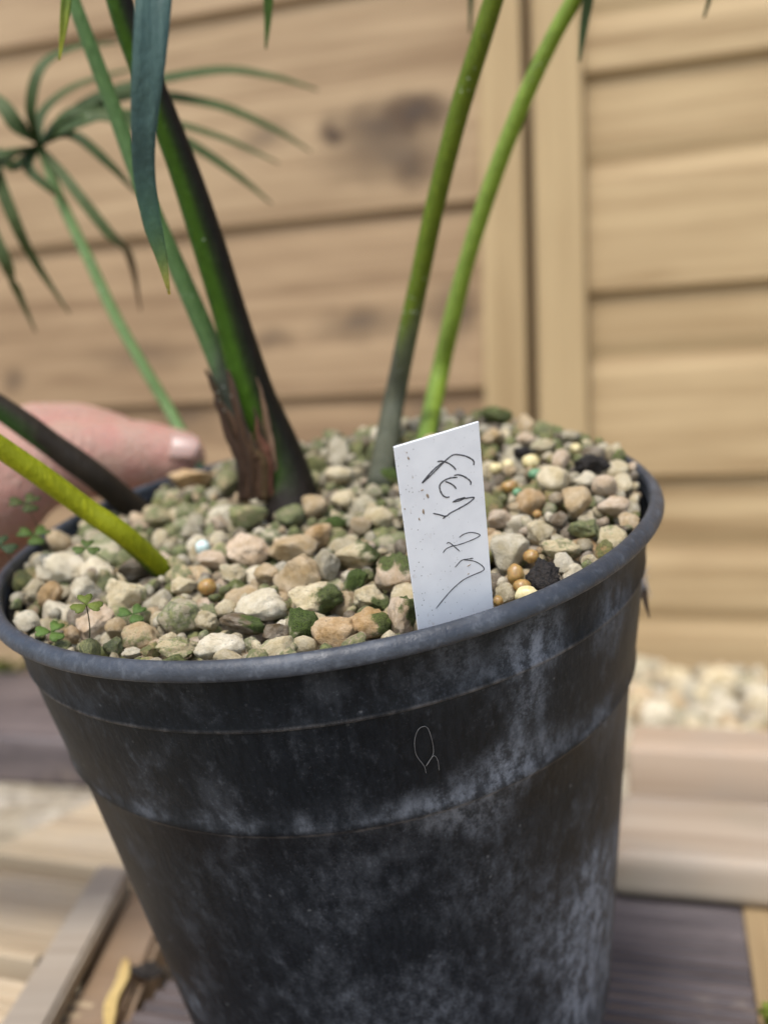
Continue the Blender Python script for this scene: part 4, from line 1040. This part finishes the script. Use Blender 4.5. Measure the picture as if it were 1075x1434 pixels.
# ------------------------------------------------------------------ the hand behind the rim
def skin_mat():
    m = M('skin'); o = m.obj(); n = m.noise(o, 75, 5, .65); n2 = m.noise(o, 420, 4); n3 = m.noise(m.mapping(o, (900,260,260)), 1, 3)
    col = m.mix(m.ramp(n, .3, .7), (.38,.235,.170,1), (.40,.185,.14,1))
    col = m.mix(m.math('MULTIPLY', m.ramp(n2, .5, .75), .25), col, (.44,.29,.22,1))
    return m.out(col, .55, m.bump(m.math('ADD', n2, n3), .7, .0016), Subsurface_Weight=.25, Subsurface_Scale=.004, Subsurface_Radius=(1,.35,.2))
def capsule(bm, a, b, ra, rb):
    a, b = Vector(a), Vector(b); ax = (b-a).normalized(); L = (b-a).length
    ref = Vector((0,0,1)) if abs(ax.z) < .9 else Vector((1,0,0)); x = ax.cross(ref).normalized(); y = ax.cross(x); rings = []
    N = 18
    prof = [(-ra*math.cos(q), ra*math.sin(q)) for q in (.15,.5,.9,1.25,1.57)] + [(L+rb*math.sin(q), rb*math.cos(q)) for q in (0,.32,.67,1.07,1.42)]
    for (t, r) in prof:
        rings.append([bm.verts.new(a+ax*t+(x*math.cos(2*math.pi*j/N)+y*math.sin(2*math.pi*j/N))*r) for j in range(N)])
    for i in range(len(rings)-1):
        for j in range(N): bm.faces.new((rings[i][j], rings[i][(j+1) % N], rings[i+1][(j+1) % N], rings[i+1][j]))
    bm.faces.new(rings[0][::-1]); bm.faces.new(rings[-1])
hand = empty('person', P(-120, 760, .37)); tag(hand, 'bare hand steadying the pot, its thumb along the outside of the rim', 'person')
bm = bmesh.new()
def chain(pts):
    for (p, q) in zip(pts[:-1], pts[1:]): capsule(bm, P(*p[:3]), P(*q[:3]), p[3], q[3])
TH = [(246,642,.401,.0124),(205,640,.402,.0148),(140,641,.399,.0160),(70,650,.392,.0165),(0,675,.384,.0190),(-70,712,.376,.0225),(-150,760,.372,.026)]
chain(TH)
chain([(160,618,.410,.0118),(110,606,.408,.0125),(50,608,.402,.0130),(-20,640,.394,.0150)])
chain([(0,690,.384,.0200),(-75,725,.375,.021),(-170,760,.385,.026),(-280,790,.40,.030),(-420,820,.42,.033),(-760,880,.44,.040)])
chain([(-150,760,.372,.024),(-280,790,.40,.030)])
for (x0, y0, x1, y1, x2, y2, r) in ((-60,740,90,800,230,800,.0105),(-65,750,100,845,235,870,.0108),(-70,755,105,880,230,935,.0102),(-75,760,115,905,215,985,.0090)):
    chain([(x0,y0,.388,r+.003),((x0+x1)/2,(y0+y1)/2,.412,r+.001),(x1,y1,.440,r),((x1+x2)/2,(y1+y2)/2,.452,r*.92),(x2,y2,.452,r*.8)])
bmesh.ops.recalc_face_normals(bm, faces=bm.faces)
me = bpy.data.meshes.new('hand'); bm.to_mesh(me); bm.free()
ho = link('hand', me, skin_mat(), hand); reloc(ho, hand)
md = ho.modifiers.new('remesh', 'REMESH'); md.mode = 'VOXEL'; md.voxel_size = .0016; md.use_smooth_shade = True
sm = ho.modifiers.new('smooth', 'SMOOTH'); sm.iterations = 14; sm.factor = .6
# thumb nail: a curved plate on the near upper side of the tip
tipc, tipb = P(258, 641, .400), P(222, 640, .4015)
ax = (tipc-tipb).normalized(); outv = ((CAM-tipc).normalized()*.9+Vector((.5,0,.38))).normalized(); outv = (outv-ax*outv.dot(ax)).normalized(); sv = ax.cross(outv)
V = []; Fc = []; nu, nv = 9, 11
for s in (0, 1):
    for i in range(nu):
        for j in range(nv):
            t = i/(nu-1); a = (j/(nv-1)-.5)*1.05; rr = .0119-.0012*t - .0006*s
            half = 1-.22*max(0, t-.6)/.4*abs(a)/.7
            c = tipb + ax*(.0085+.0115*t*half) 
            V.append(c + (outv*math.cos(a)+sv*math.sin(a))*rr*(1-.10*t*t))
for s in (0, 1):
    for i in range(nu-1):
        for j in range(nv-1):
            k = s*nu*nv+i*nv+j; Fc.append((k, k+1, k+nv+1, k+nv))
edge = [j for j in range(nv)] + [i*nv+nv-1 for i in range(1, nu)] + [(nu-1)*nv+j for j in range(nv-2, -1, -1)] + [i*nv for i in range(nu-2, 0, -1)]
for a_, b_ in zip(edge, edge[1:]+edge[:1]): Fc.append((a_, b_, b_+nu*nv, a_+nu*nv))
me = mesh_of('thumb_nail', V, Fc); recalc(me)
NAIL = simple('nail', (.36,.215,.165,1), (.40,.26,.215,1), 120, .3, Subsurface_Weight=.2, Subsurface_Scale=.002)
k = link('thumb_nail', me, NAIL, hand); reloc(k, hand)
